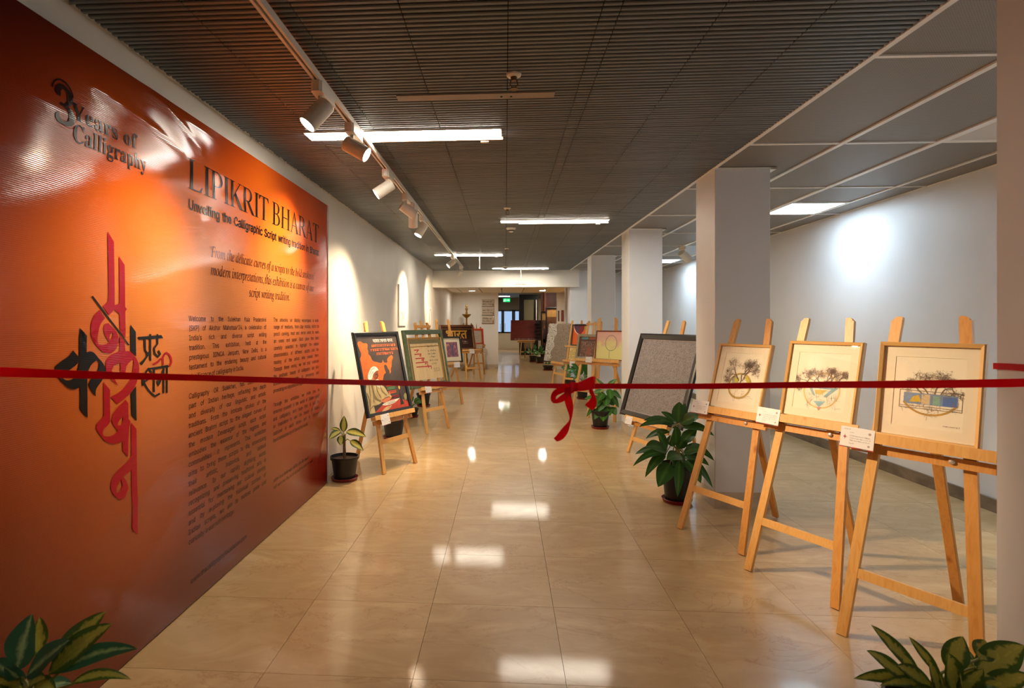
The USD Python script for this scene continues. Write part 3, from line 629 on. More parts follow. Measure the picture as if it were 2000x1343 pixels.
GL = json.loads('{"B":{"3":[56,[[[3,8,3,15,8,19,11,19,12,13,16,8,23,6,31,8,34,11,36,17,36,24,32,31,24,34,14,34,14,40,25,40,31,44,33,49,33,60,32,64,28,67,22,67,18,63,17,51,12,51,11,52,8,52,4,56,5,66,8,69,14,72,18,72,19,73,32,73,43,69,48,63,49,53,46,46,36,38,36,37,42,36,43,34,45,34,51,26,51,14,49,9,43,3,31,-1,13,0,8,2]]]],"C":[70,[[[4,28,4,42,5,43,6,50,12,60,19,66,32,71,44,71,45,70,52,69,55,67,60,67,62,71,65,71,65,47,62,47,62,50,59,56,52,64,44,68,36,68,31,66,26,61,24,57,23,49,22,48,22,39,21,38,23,18,25,13,30,7,38,4,50,5,57,9,63,16,65,16,66,12,59,5,52,1,45,0,44,-1,32,-1,25,1,16,6,12,10,6,20,5,27]]]],"Y":[63,[[[-2,65,-2,68,31,68,31,65,25,65,23,63,23,61,36,34,37,34,52,59,51,64,44,65,44,68,65,68,65,65,61,64,59,62,40,30,40,7,42,4,49,3,49,0,15,0,15,3,20,3,23,5,24,9,24,27,4,63,1,65]]]],"a":[51,[[[3,13,4,16,12,23,30,30,29,42,24,45,19,45,16,44,16,40,18,38,18,32,16,30,10,29,6,31,5,39,10,45,18,48,31,48,37,46,41,43,44,34,44,7,46,6,48,7,49,6,49,4,47,2,41,-1,34,-1,33,1,31,1,29,5,26,2,19,-1,11,-1,8,0,4,4],[18,9,20,6,24,6,30,10,30,26,23,24,19,20,18,17]]]],"e":[45,[[[3,30,7,40,12,45,16,47,28,48,35,45,40,39,42,33,42,25,18,25,17,23,18,22,19,13,24,7,29,6,34,7,40,13,42,12,41,8,35,2,31,0,28,0,27,-1,15,0,7,7,4,13],[18,35,17,34,17,29,30,29,30,39,28,44,26,45,20,44,18,39]]]],"f":[32,[[[2,47,8,47,9,62,12,66,17,69,30,70,35,68,39,64,39,57,36,54,30,54,28,56,29,67,24,67,22,63,22,47,30,47,30,42,22,41,22,6,26,2,30,2,30,0,2,0,2,2,6,3,8,6,8,41,2,42]]]],"g":[49,[[[2,-13,3,-7,5,-7,8,-4,4,1,4,9,7,13,14,17,14,18,10,19,4,26,3,35,5,40,10,45,18,48,28,48,35,45,47,45,47,40,41,39,43,36,43,26,41,22,34,17,20,16,15,12,15,9,17,7,34,7,35,6,42,5,46,1,47,-2,47,-9,44,-15,35,-20,14,-21,6,-18],[11,-12,13,-15,19,-17,30,-17,38,-14,39,-8,35,-5,15,-5,11,-8],[18,26,18,22,22,19,26,19,29,23,30,35,29,36,29,41,26,45,21,45,18,42,17,38,17,27]]]],"h":[57,[[[3,0,3,2,7,3,8,6,8,62,6,66,3,66,3,68,22,68,22,42,32,48,40,48,43,47,48,41,49,38,49,6,50,3,54,2,54,0,30,0,30,2,34,3,35,6,35,36,31,41,26,40,22,35,22,5,24,2,27,2,27,0]]]],"i":[30,[[[3,44,3,47,22,47,22,6,24,3,27,3,27,0,3,0,3,3,6,3,8,7,8,40,6,44]],[[8,58,8,65,10,68,18,69,21,67,22,58,20,55,12,54]]]],"l":[30,[[[3,3,6,3,8,7,8,62,6,66,3,66,3,69,22,69,22,6,24,3,27,3,27,0,3,0]]]],"o":[50,[[[3,30,6,38,13,45,20,48,33,47,40,43,46,34,46,31,47,30,46,13,42,6,33,0,30,-1,17,0,10,4,5,11,3,17],[18,29,17,28,17,19,18,18,19,5,23,2,28,2,32,7,32,15,33,16,32,38,31,42,28,45,22,45,19,42,18,38]]]],"p":[55,[[[3,-20,3,-18,7,-17,8,-14,8,40,6,44,3,44,3,47,21,47,22,42,30,48,38,48,43,46,48,41,52,31,52,17,47,5,44,2,38,-1,30,-1,26,1,24,4,22,4,22,-14,25,-18,29,-18,29,-20],[22,11,25,6,31,5,36,9,37,12,37,20,38,21,37,34,35,40,32,42,27,42,22,37]]]],"r":[43,[[[3,0,3,3,6,3,8,7,8,40,6,44,3,44,3,47,22,47,23,41,28,46,32,48,40,47,43,44,43,37,41,35,34,34,30,39,27,39,24,37,22,31,22,7,23,4,29,3,29,0]]]],"s":[43,[[[5,16,8,16,11,8,18,3,24,3,28,6,29,10,28,13,20,19,12,22,7,27,6,29,6,40,10,46,17,49,25,49,31,47,36,49,36,34,34,34,30,43,25,46,19,46,17,45,16,42,16,37,19,34,29,30,37,23,38,21,38,9,36,5,32,1,27,-1,19,-1,12,2,9,2,8,-1,5,-1]]]],"y":[45,[[[-1,-16,-1,-10,3,-6,8,-6,11,-9,11,-14,14,-15,17,-12,21,-1,16,10,16,13,14,15,14,18,9,27,9,30,7,32,7,35,5,37,5,40,2,44,-1,44,-1,47,24,47,24,44,20,44,19,40,24,29,25,23,28,20,29,20,30,26,32,28,35,38,35,43,34,44,30,44,30,47,45,47,45,44,43,44,39,39,30,11,28,9,26,0,24,-2,23,-8,18,-17,12,-21,5,-21,1,-19]]]]},"I":{"F":[60,[[[-4,0,-4,2,3,3,6,7,12,33,16,45,16,48,20,60,20,65,18,67,13,67,13,70,63,70,60,53,58,53,58,57,56,63,51,66,34,66,31,64,26,42,25,41,25,38,37,38,42,40,45,43,47,48,49,48,49,46,42,23,41,23,41,31,39,34,36,35,25,35,23,34,23,30,21,27,18,11,17,10,17,5,20,2,25,2,25,0]]]],"a":[51,[[[0,3,-1,16,2,26,7,35,13,42,24,48,30,48,34,45,36,45,36,47,43,47,42,39,40,36,39,28,37,25,36,17,33,9,33,5,35,5,41,11,43,11,43,9,38,5,38,3,36,3,32,-1,27,-1,25,1,26,11,27,12,26,13,18,3,11,-1,3,0],[8,8,10,5,13,5,18,7,27,19,32,31,32,37,33,38,32,43,30,45,22,44,16,38,9,21,9,17,8,16]]]],"b":[51,[[[-1,5,5,31,7,34,10,50,11,51,11,54,12,55,12,58,13,59,13,62,14,63,14,67,12,68,8,68,8,70,13,70,21,73,24,73,24,69,22,66,22,62,16,41,18,41,20,44,28,48,36,48,40,46,45,39,45,26,43,20,38,12,32,6,24,1,17,-1,7,-1,2,1],[7,6,8,3,10,2,18,2,23,4,30,11,35,21,36,29,37,30,36,38,33,42,30,43,22,42,16,36,8,12,8,7]]]],"c":[44,[[[0,22,5,34,9,37,10,40,12,40,17,45,26,48,33,48,36,47,39,44,40,39,38,35,32,35,31,36,30,39,32,43,32,45,27,45,21,43,15,37,9,23,9,11,11,7,15,4,25,5,33,12,35,12,35,10,26,2,19,-1,11,-1,6,1,3,4,0,11]]]],"d":[53,[[[-1,6,0,21,7,34,12,38,12,40,14,40,17,44,21,46,24,47,37,46,41,66,40,68,35,68,35,70,40,70,48,73,51,73,50,64,48,61,46,49,44,46,41,30,39,27,39,23,35,10,35,6,38,5,45,12,47,12,47,10,44,8,44,6,39,1,35,-1,28,0,27,2,27,11,24,9,24,7,19,2,13,-1,3,0],[8,9,11,5,16,5,27,16,34,33,34,42,32,45,27,45,22,43,14,34,8,18]]]],"e":[43,[[[-1,13,2,28,7,36,13,42,15,42,19,46,25,48,32,48,35,47,38,44,38,36,31,28,19,23,9,22,9,17,8,16,9,9,14,4,24,5,29,8,32,12,34,12,34,10,27,3,18,-1,9,-1,1,5,0,12],[13,34,10,26,11,24,23,28,30,36,30,44,28,45,25,45,19,42]]]],"f":[30,[[[-14,-18,-12,-13,-8,-13,-7,-14,-7,-20,-4,-20,0,-14,1,-6,2,-5,10,41,1,42,1,44,2,45,10,45,12,46,14,58,21,69,28,73,38,72,41,68,41,63,39,61,34,61,33,62,33,68,31,70,28,70,24,65,20,45,31,45,31,42,20,42,18,40,14,15,11,6,10,-1,5,-14,-4,-23,-12,-22]]]],"g":[43,[[[-8,-13,-8,-9,-5,-3,-2,-2,0,1,4,2,4,4,1,6,1,10,8,17,2,24,2,34,6,41,17,47,27,47,35,44,43,44,43,40,37,40,36,29,30,21,21,17,11,17,9,14,9,12,11,10,24,6,32,0,33,-2,33,-11,30,-16,25,-20,20,-22,4,-23,-5,-19],[10,24,12,20,18,19,25,24,28,32,28,41,26,44,19,45,14,41,10,31],[-1,-13,0,-16,3,-19,17,-20,22,-18,25,-15,26,-6,23,-3,17,0,6,2,1,-2,-1,-6]]]],"h":[60,[[[4,0,5,9,7,14,9,28,11,33,13,47,14,47,17,66,18,67,16,71,10,72,10,75,11,76,29,76,22,43,24,43,26,47,32,52,37,54,45,54,51,49,51,36,50,36,50,31,49,31,47,17,46,16,46,8,48,5,51,5,56,7,57,4,49,-1,42,-1,37,3,36,13,37,14,37,20,38,20,41,38,42,39,42,44,40,48,35,48,28,44,28,42,24,39,20,32,13,0]]]],"i":[26,[[[13,62,13,66,16,69,20,69,23,67,23,61,21,59,16,59]],[[0,2,0,8,1,9,2,16,9,38,9,41,7,43,3,43,3,45,19,47,19,42,16,36,16,32,9,11,9,5,14,6,18,10,18,12,20,12,20,9,12,1,8,-1,2,-1]]]],"k":[51,[[[-2,0,1,13,3,17,3,20,5,23,6,31,8,34,8,38,10,41,11,49,16,64,16,67,14,68,10,68,10,70,26,73,26,69,24,66,24,62,22,59,22,55,20,52,20,48,18,45,18,41,16,38,16,34,13,25,15,25,16,27,18,27,34,40,34,43,30,44,30,46,50,46,50,44,41,42,25,29,25,26,34,6,38,5,44,11,46,11,46,9,37,0,30,-1,27,2,19,20,19,23,17,23,11,19,7,1,6,0]]]],"l":[26,[[[0,1,0,9,15,63,15,67,12,69,9,69,9,71,25,73,24,64,22,61,21,53,19,50,18,42,14,32,8,6,10,5,13,6,18,12,20,10,16,7,15,4,7,-1,2,-1]]]],"m":[82,[[[-2,0,9,37,9,41,7,43,3,43,3,45,19,47,18,39,15,32,16,30,31,45,36,47,42,47,45,44,45,36,44,35,44,32,43,31,44,30,49,35,49,37,57,44,63,47,70,47,72,45,73,38,72,37,70,26,68,23,67,15,65,11,65,5,68,5,73,10,73,12,75,12,75,9,68,1,64,-1,59,-1,56,2,56,9,61,23,62,31,64,35,64,40,63,41,60,41,55,39,44,26,38,14,34,0,26,0,29,9,29,12,32,18,32,22,34,25,34,29,36,33,36,41,33,41,24,36,17,28,16,24,13,21,6,0]]]],"n":[54,[[[-2,0,9,37,9,42,7,43,3,43,3,45,20,48,19,42,15,32,16,31,30,45,36,48,44,47,45,38,37,11,37,5,39,5,46,13,48,13,44,5,36,-1,31,-1,28,2,29,12,36,36,36,41,35,42,32,42,19,31,17,26,15,25,11,17,7,1,6,0]]]],"o":[52,[[[-1,14,0,23,3,30,7,34,7,36,16,44,26,48,34,48,41,45,44,42,47,34,46,24,40,12,32,4,21,-1,11,-1,6,1,2,5],[9,10,9,6,12,3,19,2,23,3,30,10,35,19,38,30,38,37,36,43,34,43,32,45,26,45,22,43,16,37,10,25,9,16,8,15,8,11]]]],"p":[51,[[[-14,-22,-14,-20,-9,-20,-5,-16,5,26,7,29,9,42,8,43,3,43,3,45,19,48,19,41,25,46,30,48,40,47,45,41,46,30,43,20,38,12,29,3,23,0,20,0,19,-1,7,0,4,-12,4,-18,7,-20,11,-20,11,-22],[9,7,11,2,20,2,31,13,37,30,37,38,34,42,31,43,24,42,18,36,13,24,10,8]]]],"r":[33,[[[-2,0,8,35,8,41,6,42,2,42,2,44,18,47,18,42,15,34,16,32,27,46,33,47,35,45,35,39,32,36,28,36,24,39,19,33,12,20,6,0]]]],"s":[37,[[[-3,5,-2,6,-1,15,1,15,1,10,3,5,7,2,16,3,19,9,17,17,9,26,6,32,6,40,9,45,15,48,22,48,29,45,31,48,33,48,31,32,29,32,28,39,24,44,17,45,15,44,14,41,14,37,16,32,22,26,27,16,27,11,24,4,16,-1,5,-1,4,0,-3,0]]]],"t":[28,[[[0,2,0,8,2,11,5,27,9,39,9,43,3,43,3,45,11,48,19,56,20,59,22,59,19,46,27,46,27,43,19,43,17,41,13,22,9,10,9,5,12,5,13,7,15,7,18,12,20,10,12,1,8,-1,2,-1]]]],"u":[54,[[[1,2,1,12,8,36,8,42,7,43,3,43,2,45,11,46,12,47,19,47,19,44,17,41,17,37,15,34,15,30,13,27,13,23,9,11,9,6,10,5,13,5,23,12,23,14,30,22,35,32,39,47,46,47,45,38,43,35,41,23,37,11,37,5,39,5,45,9,46,12,48,12,48,10,43,4,36,-1,29,0,28,8,31,17,30,18,15,1,10,-1,4,-1]]]],"v":[44,[[[-1,43,-1,45,6,46,7,47,13,47,14,39,15,38,15,24,16,23,17,10,28,21,36,34,36,37,31,42,31,45,33,47,39,47,41,42,39,33,32,24,32,22,22,12,22,10,13,2,12,-1,9,-1,7,36,4,42]]]],"w":[66,[[[0,44,0,46,4,46,9,48,13,47,13,44,14,43,14,21,16,17,24,28,25,32,27,33,28,37,32,41,35,48,37,48,40,17,42,13,51,22,58,34,58,38,54,41,54,46,56,48,60,48,62,46,63,39,56,24,53,22,50,16,46,13,46,11,36,-1,34,-1,30,32,27,29,26,25,22,21,19,14,17,13,16,9,12,5,11,1,9,-1,7,-1,6,38,2,44]]]],"x":[42,[[[-9,1,-9,6,-7,8,-3,8,-2,6,1,6,6,11,8,16,13,22,9,42,7,43,0,43,0,45,15,48,17,46,18,37,20,33,22,34,24,39,31,47,38,48,40,46,40,42,38,40,30,41,20,27,24,8,26,5,29,5,34,10,35,13,37,12,29,1,25,-1,20,-1,17,3,15,16,14,16,11,15,6,6,0,0,-7,-1]]]]},"bharat":[174,[[[4,44,5,53,8,56,10,57,22,57,27,53,29,49,30,29,47,29,48,50,36,50,36,56,176,56,176,50,168,50,166,48,166,0,159,0,159,29,141,29,135,26,134,21,136,14,147,4,143,-1,134,6,134,8,130,11,127,18,128,28,133,33,143,36,159,36,159,50,115,50,116,36,115,33,111,28,109,28,105,24,102,24,102,22,113,10,115,10,119,5,121,5,121,3,117,-1,113,3,111,3,97,17,97,19,93,22,90,27,90,33,92,35,99,35,101,32,103,32,108,36,109,39,109,46,107,50,89,50,86,49,85,50,80,50,78,49,78,0,71,0,71,50,63,49,62,50,57,50,55,49,55,0,48,0,48,22,30,22,30,16,26,13,22,14,18,17,15,22,15,27,18,29,23,30,23,43,22,44,22,48,19,51,12,51,10,49,10,46,13,42,19,42,20,41,19,36,14,36,7,39]]]],"bangla":[731,[[[641,50,641,56,710,56,715,53,716,62,721,62,723,56,732,56,732,50,725,50,723,48,723,-1,716,-1,716,42,713,48,706,50,701,50,699,49,699,0,692,0,692,28,687,34,680,34,678,32,678,25,677,24,672,24,670,31,667,34,664,35,657,35,654,32,653,28,654,24,658,20,663,18,661,12,658,12,650,17,646,24,647,35,652,40,658,42,663,42,670,40,674,37,678,40,685,41,691,38,692,50]],[[610,22,610,24,613,26,613,28,617,27,633,12,641,-1,637,-3,634,-3,628,7,617,18]],[[610,40,611,50,616,55,626,56,629,55,634,50,635,40,633,36,628,32,625,31,617,32,611,37],[616,42,619,38,626,38,629,41,629,46,627,49,621,50,617,48,616,46]],[[526,50,526,56,582,56,587,53,588,62,593,62,595,56,604,56,604,50,597,50,595,48,595,-1,588,-1,588,42,585,48,578,50,574,50,572,49,572,0,565,0,562,6,555,13,543,20,533,22,533,25,530,30,530,31,549,41,565,46,565,50],[540,28,555,21,563,13,565,13,565,39,552,35]],[[258,50,258,56,353,56,358,53,359,62,364,62,367,56,430,56,435,53,436,62,441,62,444,56,505,56,505,50,496,49,496,0,488,0,486,5,477,14,466,20,457,22,457,25,454,30,459,34,475,42,488,46,489,48,487,50,453,50,450,49,449,50,445,50,443,49,443,-1,436,-1,436,42,433,48,431,49,427,49,426,50,420,50,420,0,413,0,413,19,404,28,397,31,390,31,386,28,385,25,386,21,389,18,393,17,390,10,385,12,380,17,378,21,378,29,381,34,390,38,400,37,413,29,413,49,411,50,376,50,375,49,367,50,366,48,366,-1,359,-1,359,42,356,48,349,50,343,50,343,0,336,0,336,28,333,33,327,34,322,28,317,17,312,12,309,11,302,12,295,18,293,22,297,25,299,25,303,18,309,18,314,24,313,34,308,41,299,44,294,44,293,45,294,50,287,49,281,46,276,41,272,34,270,26,271,16,274,9,280,6,286,6,291,8,293,4,292,1,285,-1,280,-1,272,2,267,7,263,17,263,29,265,36,269,43,274,48,276,48,276,50],[464,28,468,25,471,25,477,22,487,12,489,12,489,39,478,36],[305,49,312,46,316,42,318,35,321,36,323,40,326,41,332,40,333,38,336,38,336,48,335,50,306,50]],[[462,2,462,7,465,10,470,10,473,7,473,2,470,-1,465,-1]],[[-1,50,-1,56,84,56,88,53,89,62,94,62,97,56,162,56,167,53,168,62,173,62,176,56,237,56,237,50,228,49,228,0,220,0,218,5,209,14,198,20,189,22,189,25,186,30,191,34,207,42,220,46,221,48,219,50,185,50,182,49,181,50,177,50,175,49,175,-1,168,-1,168,42,165,48,158,50,153,50,151,49,151,0,144,0,144,11,137,18,136,21,134,21,130,25,121,25,117,20,119,13,126,10,124,3,118,5,113,9,110,15,111,25,116,30,122,31,123,32,123,36,120,41,113,44,108,44,108,50,105,49,97,50,96,48,96,-1,89,-1,89,44,85,49,74,50,73,48,73,-1,66,-1,60,9,58,9,54,14,50,14,49,12,43,9,39,9,38,8,31,8,20,12,10,23,4,35,3,38,4,40,10,41,12,34,18,23,24,17,30,15,40,15,43,16,47,20,48,29,46,35,42,38,35,38,32,35,33,29,26,28,25,38,30,43,30,46,28,48,21,50],[196,28,200,25,203,25,209,22,219,12,221,12,221,39,210,36],[119,49,125,46,129,41,131,30,134,30,142,22,144,22,144,50,120,50],[35,49,37,45,45,44,49,40,51,40,55,32,55,20,58,19,64,12,66,12,66,50,36,50]],[[194,2,194,7,197,10,202,10,205,7,205,2,202,-1,197,-1]]]],"akshar":[227,[[[3,30,4,33,9,34,16,20,23,14,32,14,35,17,35,23,34,26,29,31,24,30,23,31,23,37,31,38,34,41,34,47,30,50,22,50,15,47,13,52,16,55,23,56,24,57,34,56,40,51,41,49,41,40,37,35,38,32,53,32,53,50,47,50,47,56,228,56,228,50,219,50,220,48,220,36,219,33,215,28,213,28,209,24,206,24,206,23,217,10,219,10,223,5,225,5,225,3,221,-1,217,3,215,3,201,17,201,19,197,22,194,27,194,33,196,35,203,35,205,32,207,32,212,36,213,39,213,46,210,50,182,50,182,0,175,0,175,17,169,14,158,13,152,15,147,20,145,26,144,50,140,50,139,49,137,50,110,50,110,33,118,36,128,34,132,30,133,27,133,14,128,4,122,6,121,8,123,9,126,17,126,25,123,29,114,28,110,23,110,0,102,0,102,14,92,10,83,11,80,12,75,17,73,22,73,30,78,38,83,41,95,42,96,41,99,41,99,34,97,35,86,35,81,31,80,26,81,25,81,21,86,17,93,17,98,19,102,24,102,50,61,50,61,0,53,0,53,26,42,25,42,15,40,11,35,8,25,7,17,10,10,17],[157,49,163,42,163,40,167,37,167,35,173,29,173,27,175,27,175,49,173,50,158,50],[152,29,154,22,157,20,166,20,169,21,169,25,165,28,165,30,159,36,159,38,153,44]],[[122,-4,129,-3,130,-4,137,-5,146,-12,146,-14,150,-17,151,-21,146,-24,143,-18,135,-11,123,-10]]]]}')
EMB = json.loads('{"red":[[[2107,1757,2141,1723,2143,1472,2157,1474,2171,1480,2171,1667,2203,1637,2204,1467,2214,1458,2205,1449,2205,1340,2173,1367,2171,1438,2157,1444,2141,1456,2127,1443,2112,1433,2078,1465,2100,1479,2109,1494,2110,1542]],[[2061,1451,2038,1436,2019,1408,2012,1377,2017,1348,2038,1322,2063,1300,2085,1286,2112,1282,2139,1288,2159,1307,2167,1331,2161,1353,2147,1370,2127,1386,2108,1400,2089,1397,2079,1381,2084,1360,2097,1344,2113,1327,2099,1318,2074,1315,2054,1319,2048,1337,2050,1366,2060,1392,2074,1408,2089,1420],[2129,1366,2133,1356,2127,1340,2118,1333,2112,1341,2116,1357]],[[2173,1350,2201,1324,2205,1284,2222,1286,2243,1279,2271,1256,2289,1229,2293,1205,2286,1175,2270,1138,2222,1101,2156,1078,2123,1111,2175,1122,2222,1154,2244,1179,2250,1197,2256,1228,2257,1250,2232,1243,2211,1226,2206,1201,2200,1179,2179,1181,2177,1203,2175,1242,2139,1234,2126,1216,2131,1194,2161,1152,2114,1185,2097,1210,2092,1240,2097,1258,2116,1273,2143,1281,2171,1287]],[[2082,1172,2116,1139,2118,1014,2105,1002,2083,993,2076,977,2082,964,2108,956,2137,956,2163,970,2137,996,2126,1018,2134,1043,2160,1064,2186,1076,2206,1087,2223,1071,2225,1006,2237,994,2229,971,2223,898,2222,853,2191,884,2189,924,2160,921,2130,923,2098,940,2087,947,2056,981,2042,1001,2047,1019,2073,1034,2083,1043],[2192,1023,2190,999,2179,988,2160,990,2162,1002,2175,1015]],[[2242,988,2275,955,2287,509,2252,544,2246,791,2194,778,2218,750,2226,721,2206,690,2179,688,2145,714,2123,746,2123,772,2138,798,2175,815,2222,832,2244,851],[2183,771,2192,742,2175,721,2156,721,2156,744]],[[2418,1222,2447,1238,2438,1244,2412,1229,2383,1222,2389,1215]],[[2462,1244,2473,1258,2484,1261,2500,1254,2514,1234,2514,1220,2502,1204,2513,1200,2527,1216,2527,1234,2511,1257,2487,1268,2481,1269,2463,1263,2449,1245,2452,1212,2464,1212]]],"blk":[[[1959,1382,1994,1353,1994,1292,2014,1295,2032,1289,2055,1266,2081,1244,2089,1223,2091,1205,2070,1177,2049,1160,2039,1146,2039,1124,2006,1164,2006,1179,2019,1195,2049,1216,2059,1238,2057,1255,2046,1260,2025,1252,2009,1237,1999,1216,1997,1197,1998,1050,1963,1086,1963,1169,1936,1162,1915,1167,1894,1182,1861,1214,1850,1242,1851,1252,1872,1265,1905,1280,1919,1290,1929,1302,1956,1276,1960,1275],[1961,1263,1942,1248,1912,1235,1886,1217,1883,1206,1897,1197,1918,1196,1939,1206,1952,1229]],[[2237,1393,2269,1364,2271,1262,2238,1289]],[[2240,1112,2271,1135,2275,991,2244,1020]],[[2020,1500,2025,1503,2228,1312,2224,1310]],[[2284,1342,2293,1331,2458,1333,2445,1346]],[[2323,1334,2335,1333,2337,1283,2348,1273,2360,1279,2360,1352,2372,1352,2372,1235,2362,1241,2360,1265,2311,1223,2298,1232,2334,1252,2341,1268,2324,1285]],[[2362,1205,2492,1208,2502,1199,2372,1197]],[[2411,1310,2389,1293,2388,1291,2391,1266,2393,1264,2417,1249,2421,1248,2425,1249,2441,1260,2441,1264,2428,1279,2418,1276,2429,1263,2420,1256,2402,1268,2399,1289,2422,1308,2422,1351,2411,1351]],[[2328,1153,2319,1172,2317,1174,2314,1175,2311,1174,2310,1172,2310,1137,2311,1134,2315,1133,2319,1134,2324,1140,2326,1136,2357,1102,2396,1075,2402,1074,2437,1082,2431,1088,2400,1081,2364,1104,2334,1138,2330,1147,2368,1159,2370,1160,2379,1184,2378,1186,2360,1205,2356,1207,2352,1206,2331,1191,2330,1188,2341,1166,2350,1167,2340,1187,2356,1198,2369,1185,2361,1164]],[[2387,1098,2398,1096,2398,1199,2387,1199]],[[2443,1159,2437,1162,2412,1144,2411,1142,2420,1123,2423,1121,2426,1121,2429,1122,2451,1149,2461,1187,2451,1189]],[[2457,1085,2468,1084,2468,1202,2457,1202]],[[2482,1082,2493,1081,2493,1200,2482,1201]]]}')


def soften(r, times=2, most=40.):
    """Rounds a traced outline where it bends gently; sharp corners stay."""
    for _ in range(times):
        p, n = np.asarray(r, float), len(r)
        out = []
        for k in range(n):
            a, b, c = p[k - 1], p[k], p[(k + 1) % n]
            u, v = b - a, c - b
            t = abs(math.degrees(math.atan2(u[0] * v[1] - u[1] * v[0], u @ v)))
            if 4 < t < most:
                out += [b + (a - b) * .25, b + (c - b) * .25]
            else:
                out.append(b)
        r = np.array(out)
    return r


def unpack(polys, s=1., soft=0):
    if soft:
        return [Polygon(soften(np.array(p[0], float).reshape(-1, 2) * s), [soften(np.array(h, float).reshape(-1, 2) * s) for h in p[1:]]).buffer(0) for p in polys]
    return [Polygon(np.array(p[0], float).reshape(-1, 2) * s, [np.array(h, float).reshape(-1, 2) * s for h in p[1:]]).buffer(0) for p in polys]


def serif_line(kind, text, x, z, size, width=None, squeeze=1., gap=.02):
    """One line in embedded letters; squeezed to width. Returns its shapes."""
    out, at = [], 0.
    for c in text:
        if c == " ":
            at += 27; continue
        if c in GL[kind]:
            adv, polys = GL[kind][c]
            out += [shift(p, at, 0) for p in unpack(polys)]; at += adv + 2
        else:
            p = {",": Polygon([(2, 8), (11, 8), (11, 0), (5, -14), (2, -13), (7, 0), (2, 0)]), ".": Point(6, 5).buffer(5), "\u201c": Polygon([(3, 66), (9, 66), (5, 46)]).union(Polygon([(16, 66), (22, 66), (18, 46)])),
                 "\u201d": Polygon([(3, 66), (9, 66), (5, 46)]).union(Polygon([(16, 66), (22, 66), (18, 46)]))}.get(c)
            if p is not None:
                out.append(shift(p, at, 0))
            at += 26 if c in "\u201c\u201d" else 13
    sx = width / at if width else size * squeeze
    return [shift(stretch(p, sx, size, origin=(0, 0)), x, z) for p in out]


def roman(ch):
    """A light display capital, 1 tall: thin serifs, thick and thin strokes."""
    T, t, sf = .105, .035, .022
    def stem(x, z0=0., z1=1., ser=(1, 1)):
        s = rect(x, z0, x + T, z1)
        for k, z in enumerate((z0, z1)):
            if ser[k]:
                s = s.union(rect(x - .075, z - (sf if k else 0), x + T + .075, z + (0 if k else sf)))
        return s
    def arc(x0, zc, a, b, th, thz, half=True):
        e = stretch(Point(0, 0).buffer(1, 24), a, b); i = stretch(Point(0, 0).buffer(1, 24), a - th, b - thz)
        r = e.difference(i)
        return shift(r.intersection(rect(0, -2, 5, 2)) if half else r, x0, zc)
    if ch == "L":
        return stem(.08).union(rect(.08, 0, .52, t)).union(Polygon([(.5, 0), (.56, .2), (.535, .2), (.42, t), (.42, 0)])), .6
    if ch == "I":
        return stem(.09), .29
    if ch == "P":
        return shapely.union_all([stem(.08), rect(.15, .965, .3, 1), rect(.15, .44, .3, .475), arc(.29, .72, .25, .28, .10, .035)]), .58
    if ch == "B":
        return shapely.union_all([stem(.08, ser=(0, 0)), rect(0.005, 0, .3, .03), rect(.005, .97, .3, 1), rect(.15, .5, .3, .53), arc(.28, .757, .22, .243, .09, .03), arc(.28, .265, .27, .265, .10, .03)]), .62
    if ch == "R":
        return shapely.union_all([stem(.08), rect(.15, .965, .3, 1), rect(.15, .46, .3, .495), arc(.29, .73, .24, .27, .10, .035), Polygon([(.26, .47), (.37, .47), (.66, 0), (.70, .02), (.72, 0), (.52, 0)])]), .66
    if ch == "K":
        return shapely.union_all([stem(.08), Polygon([(.185, .42), (.52, 1), (.56, 1), (.185, .36)]), rect(.44, .978, .64, 1), Polygon([(.24, .5), (.33, .58), (.66, .02), (.72, 0), (.52, 0)])]), .68
    if ch == "T":
        return shapely.union_all([stem(.25, ser=(1, 0)), rect(.02, .965, .585, 1), Polygon([(.02, 1), (.0, .8), (.022, .8), (.10, .965)]), Polygon([(.585, 1), (.605, .8), (.583, .8), (.505, .965)])]), .61
    if ch == "H":
        return shapely.union_all([stem(.08), stem(.52), rect(.15, .5, .55, .535)]), .72
    if ch == "A":
        return shapely.union_all([Polygon([(.29, 1.02), (.34, 1.02), (.64, 0), (.52, 0)]), Polygon([(.31, 1.02), (.33, .93), (.115, 0), (.08, 0)]), rect(.16, .33, .46, .36), rect(0, 0, .2, sf), rect(.44, 0, .72, sf)]), .70
    return None, .26


def inter(word, bold, cache={}):
    """An Inter word as flat triangles, 1 tall: (points, faces, width)."""
    if (word, bold) not in cache:
        m = meshkit.text_mesh(word, 1., .1, bold)
        f = m.faces[(m.vertices[m.faces][:, :, 2] > .09).all(1)]
        u, inv = np.unique(f, return_inverse=True)
        cache[word, bold] = m.vertices[u][:, :2], inv.reshape(-1, 3), m.vertices[:, 0].max()
    return cache[word, bold]


def inter_line(mb, text, x, z, h, width, fn, lift, bold=False, sx=1., justify=True):
    ws = [inter(w_, bold) for w_ in text.split()]
    tot = sum(w_[2] for w_ in ws) * h * sx
    gap = (width - tot) / max(1, len(ws) - 1) if justify else .36 * h * sx
    if justify and gap < .32 * h * sx:                     # a tight line is squeezed
        k = width / (tot + .34 * h * sx * (len(ws) - 1)); sx *= k; gap = .34 * h * sx
    for v, f, wd in ws:
        mb.add(fn(np.c_[x + v[:, 0] * h * sx, z + v[:, 1] * h], lift), f)
        x += wd * h * sx + gap


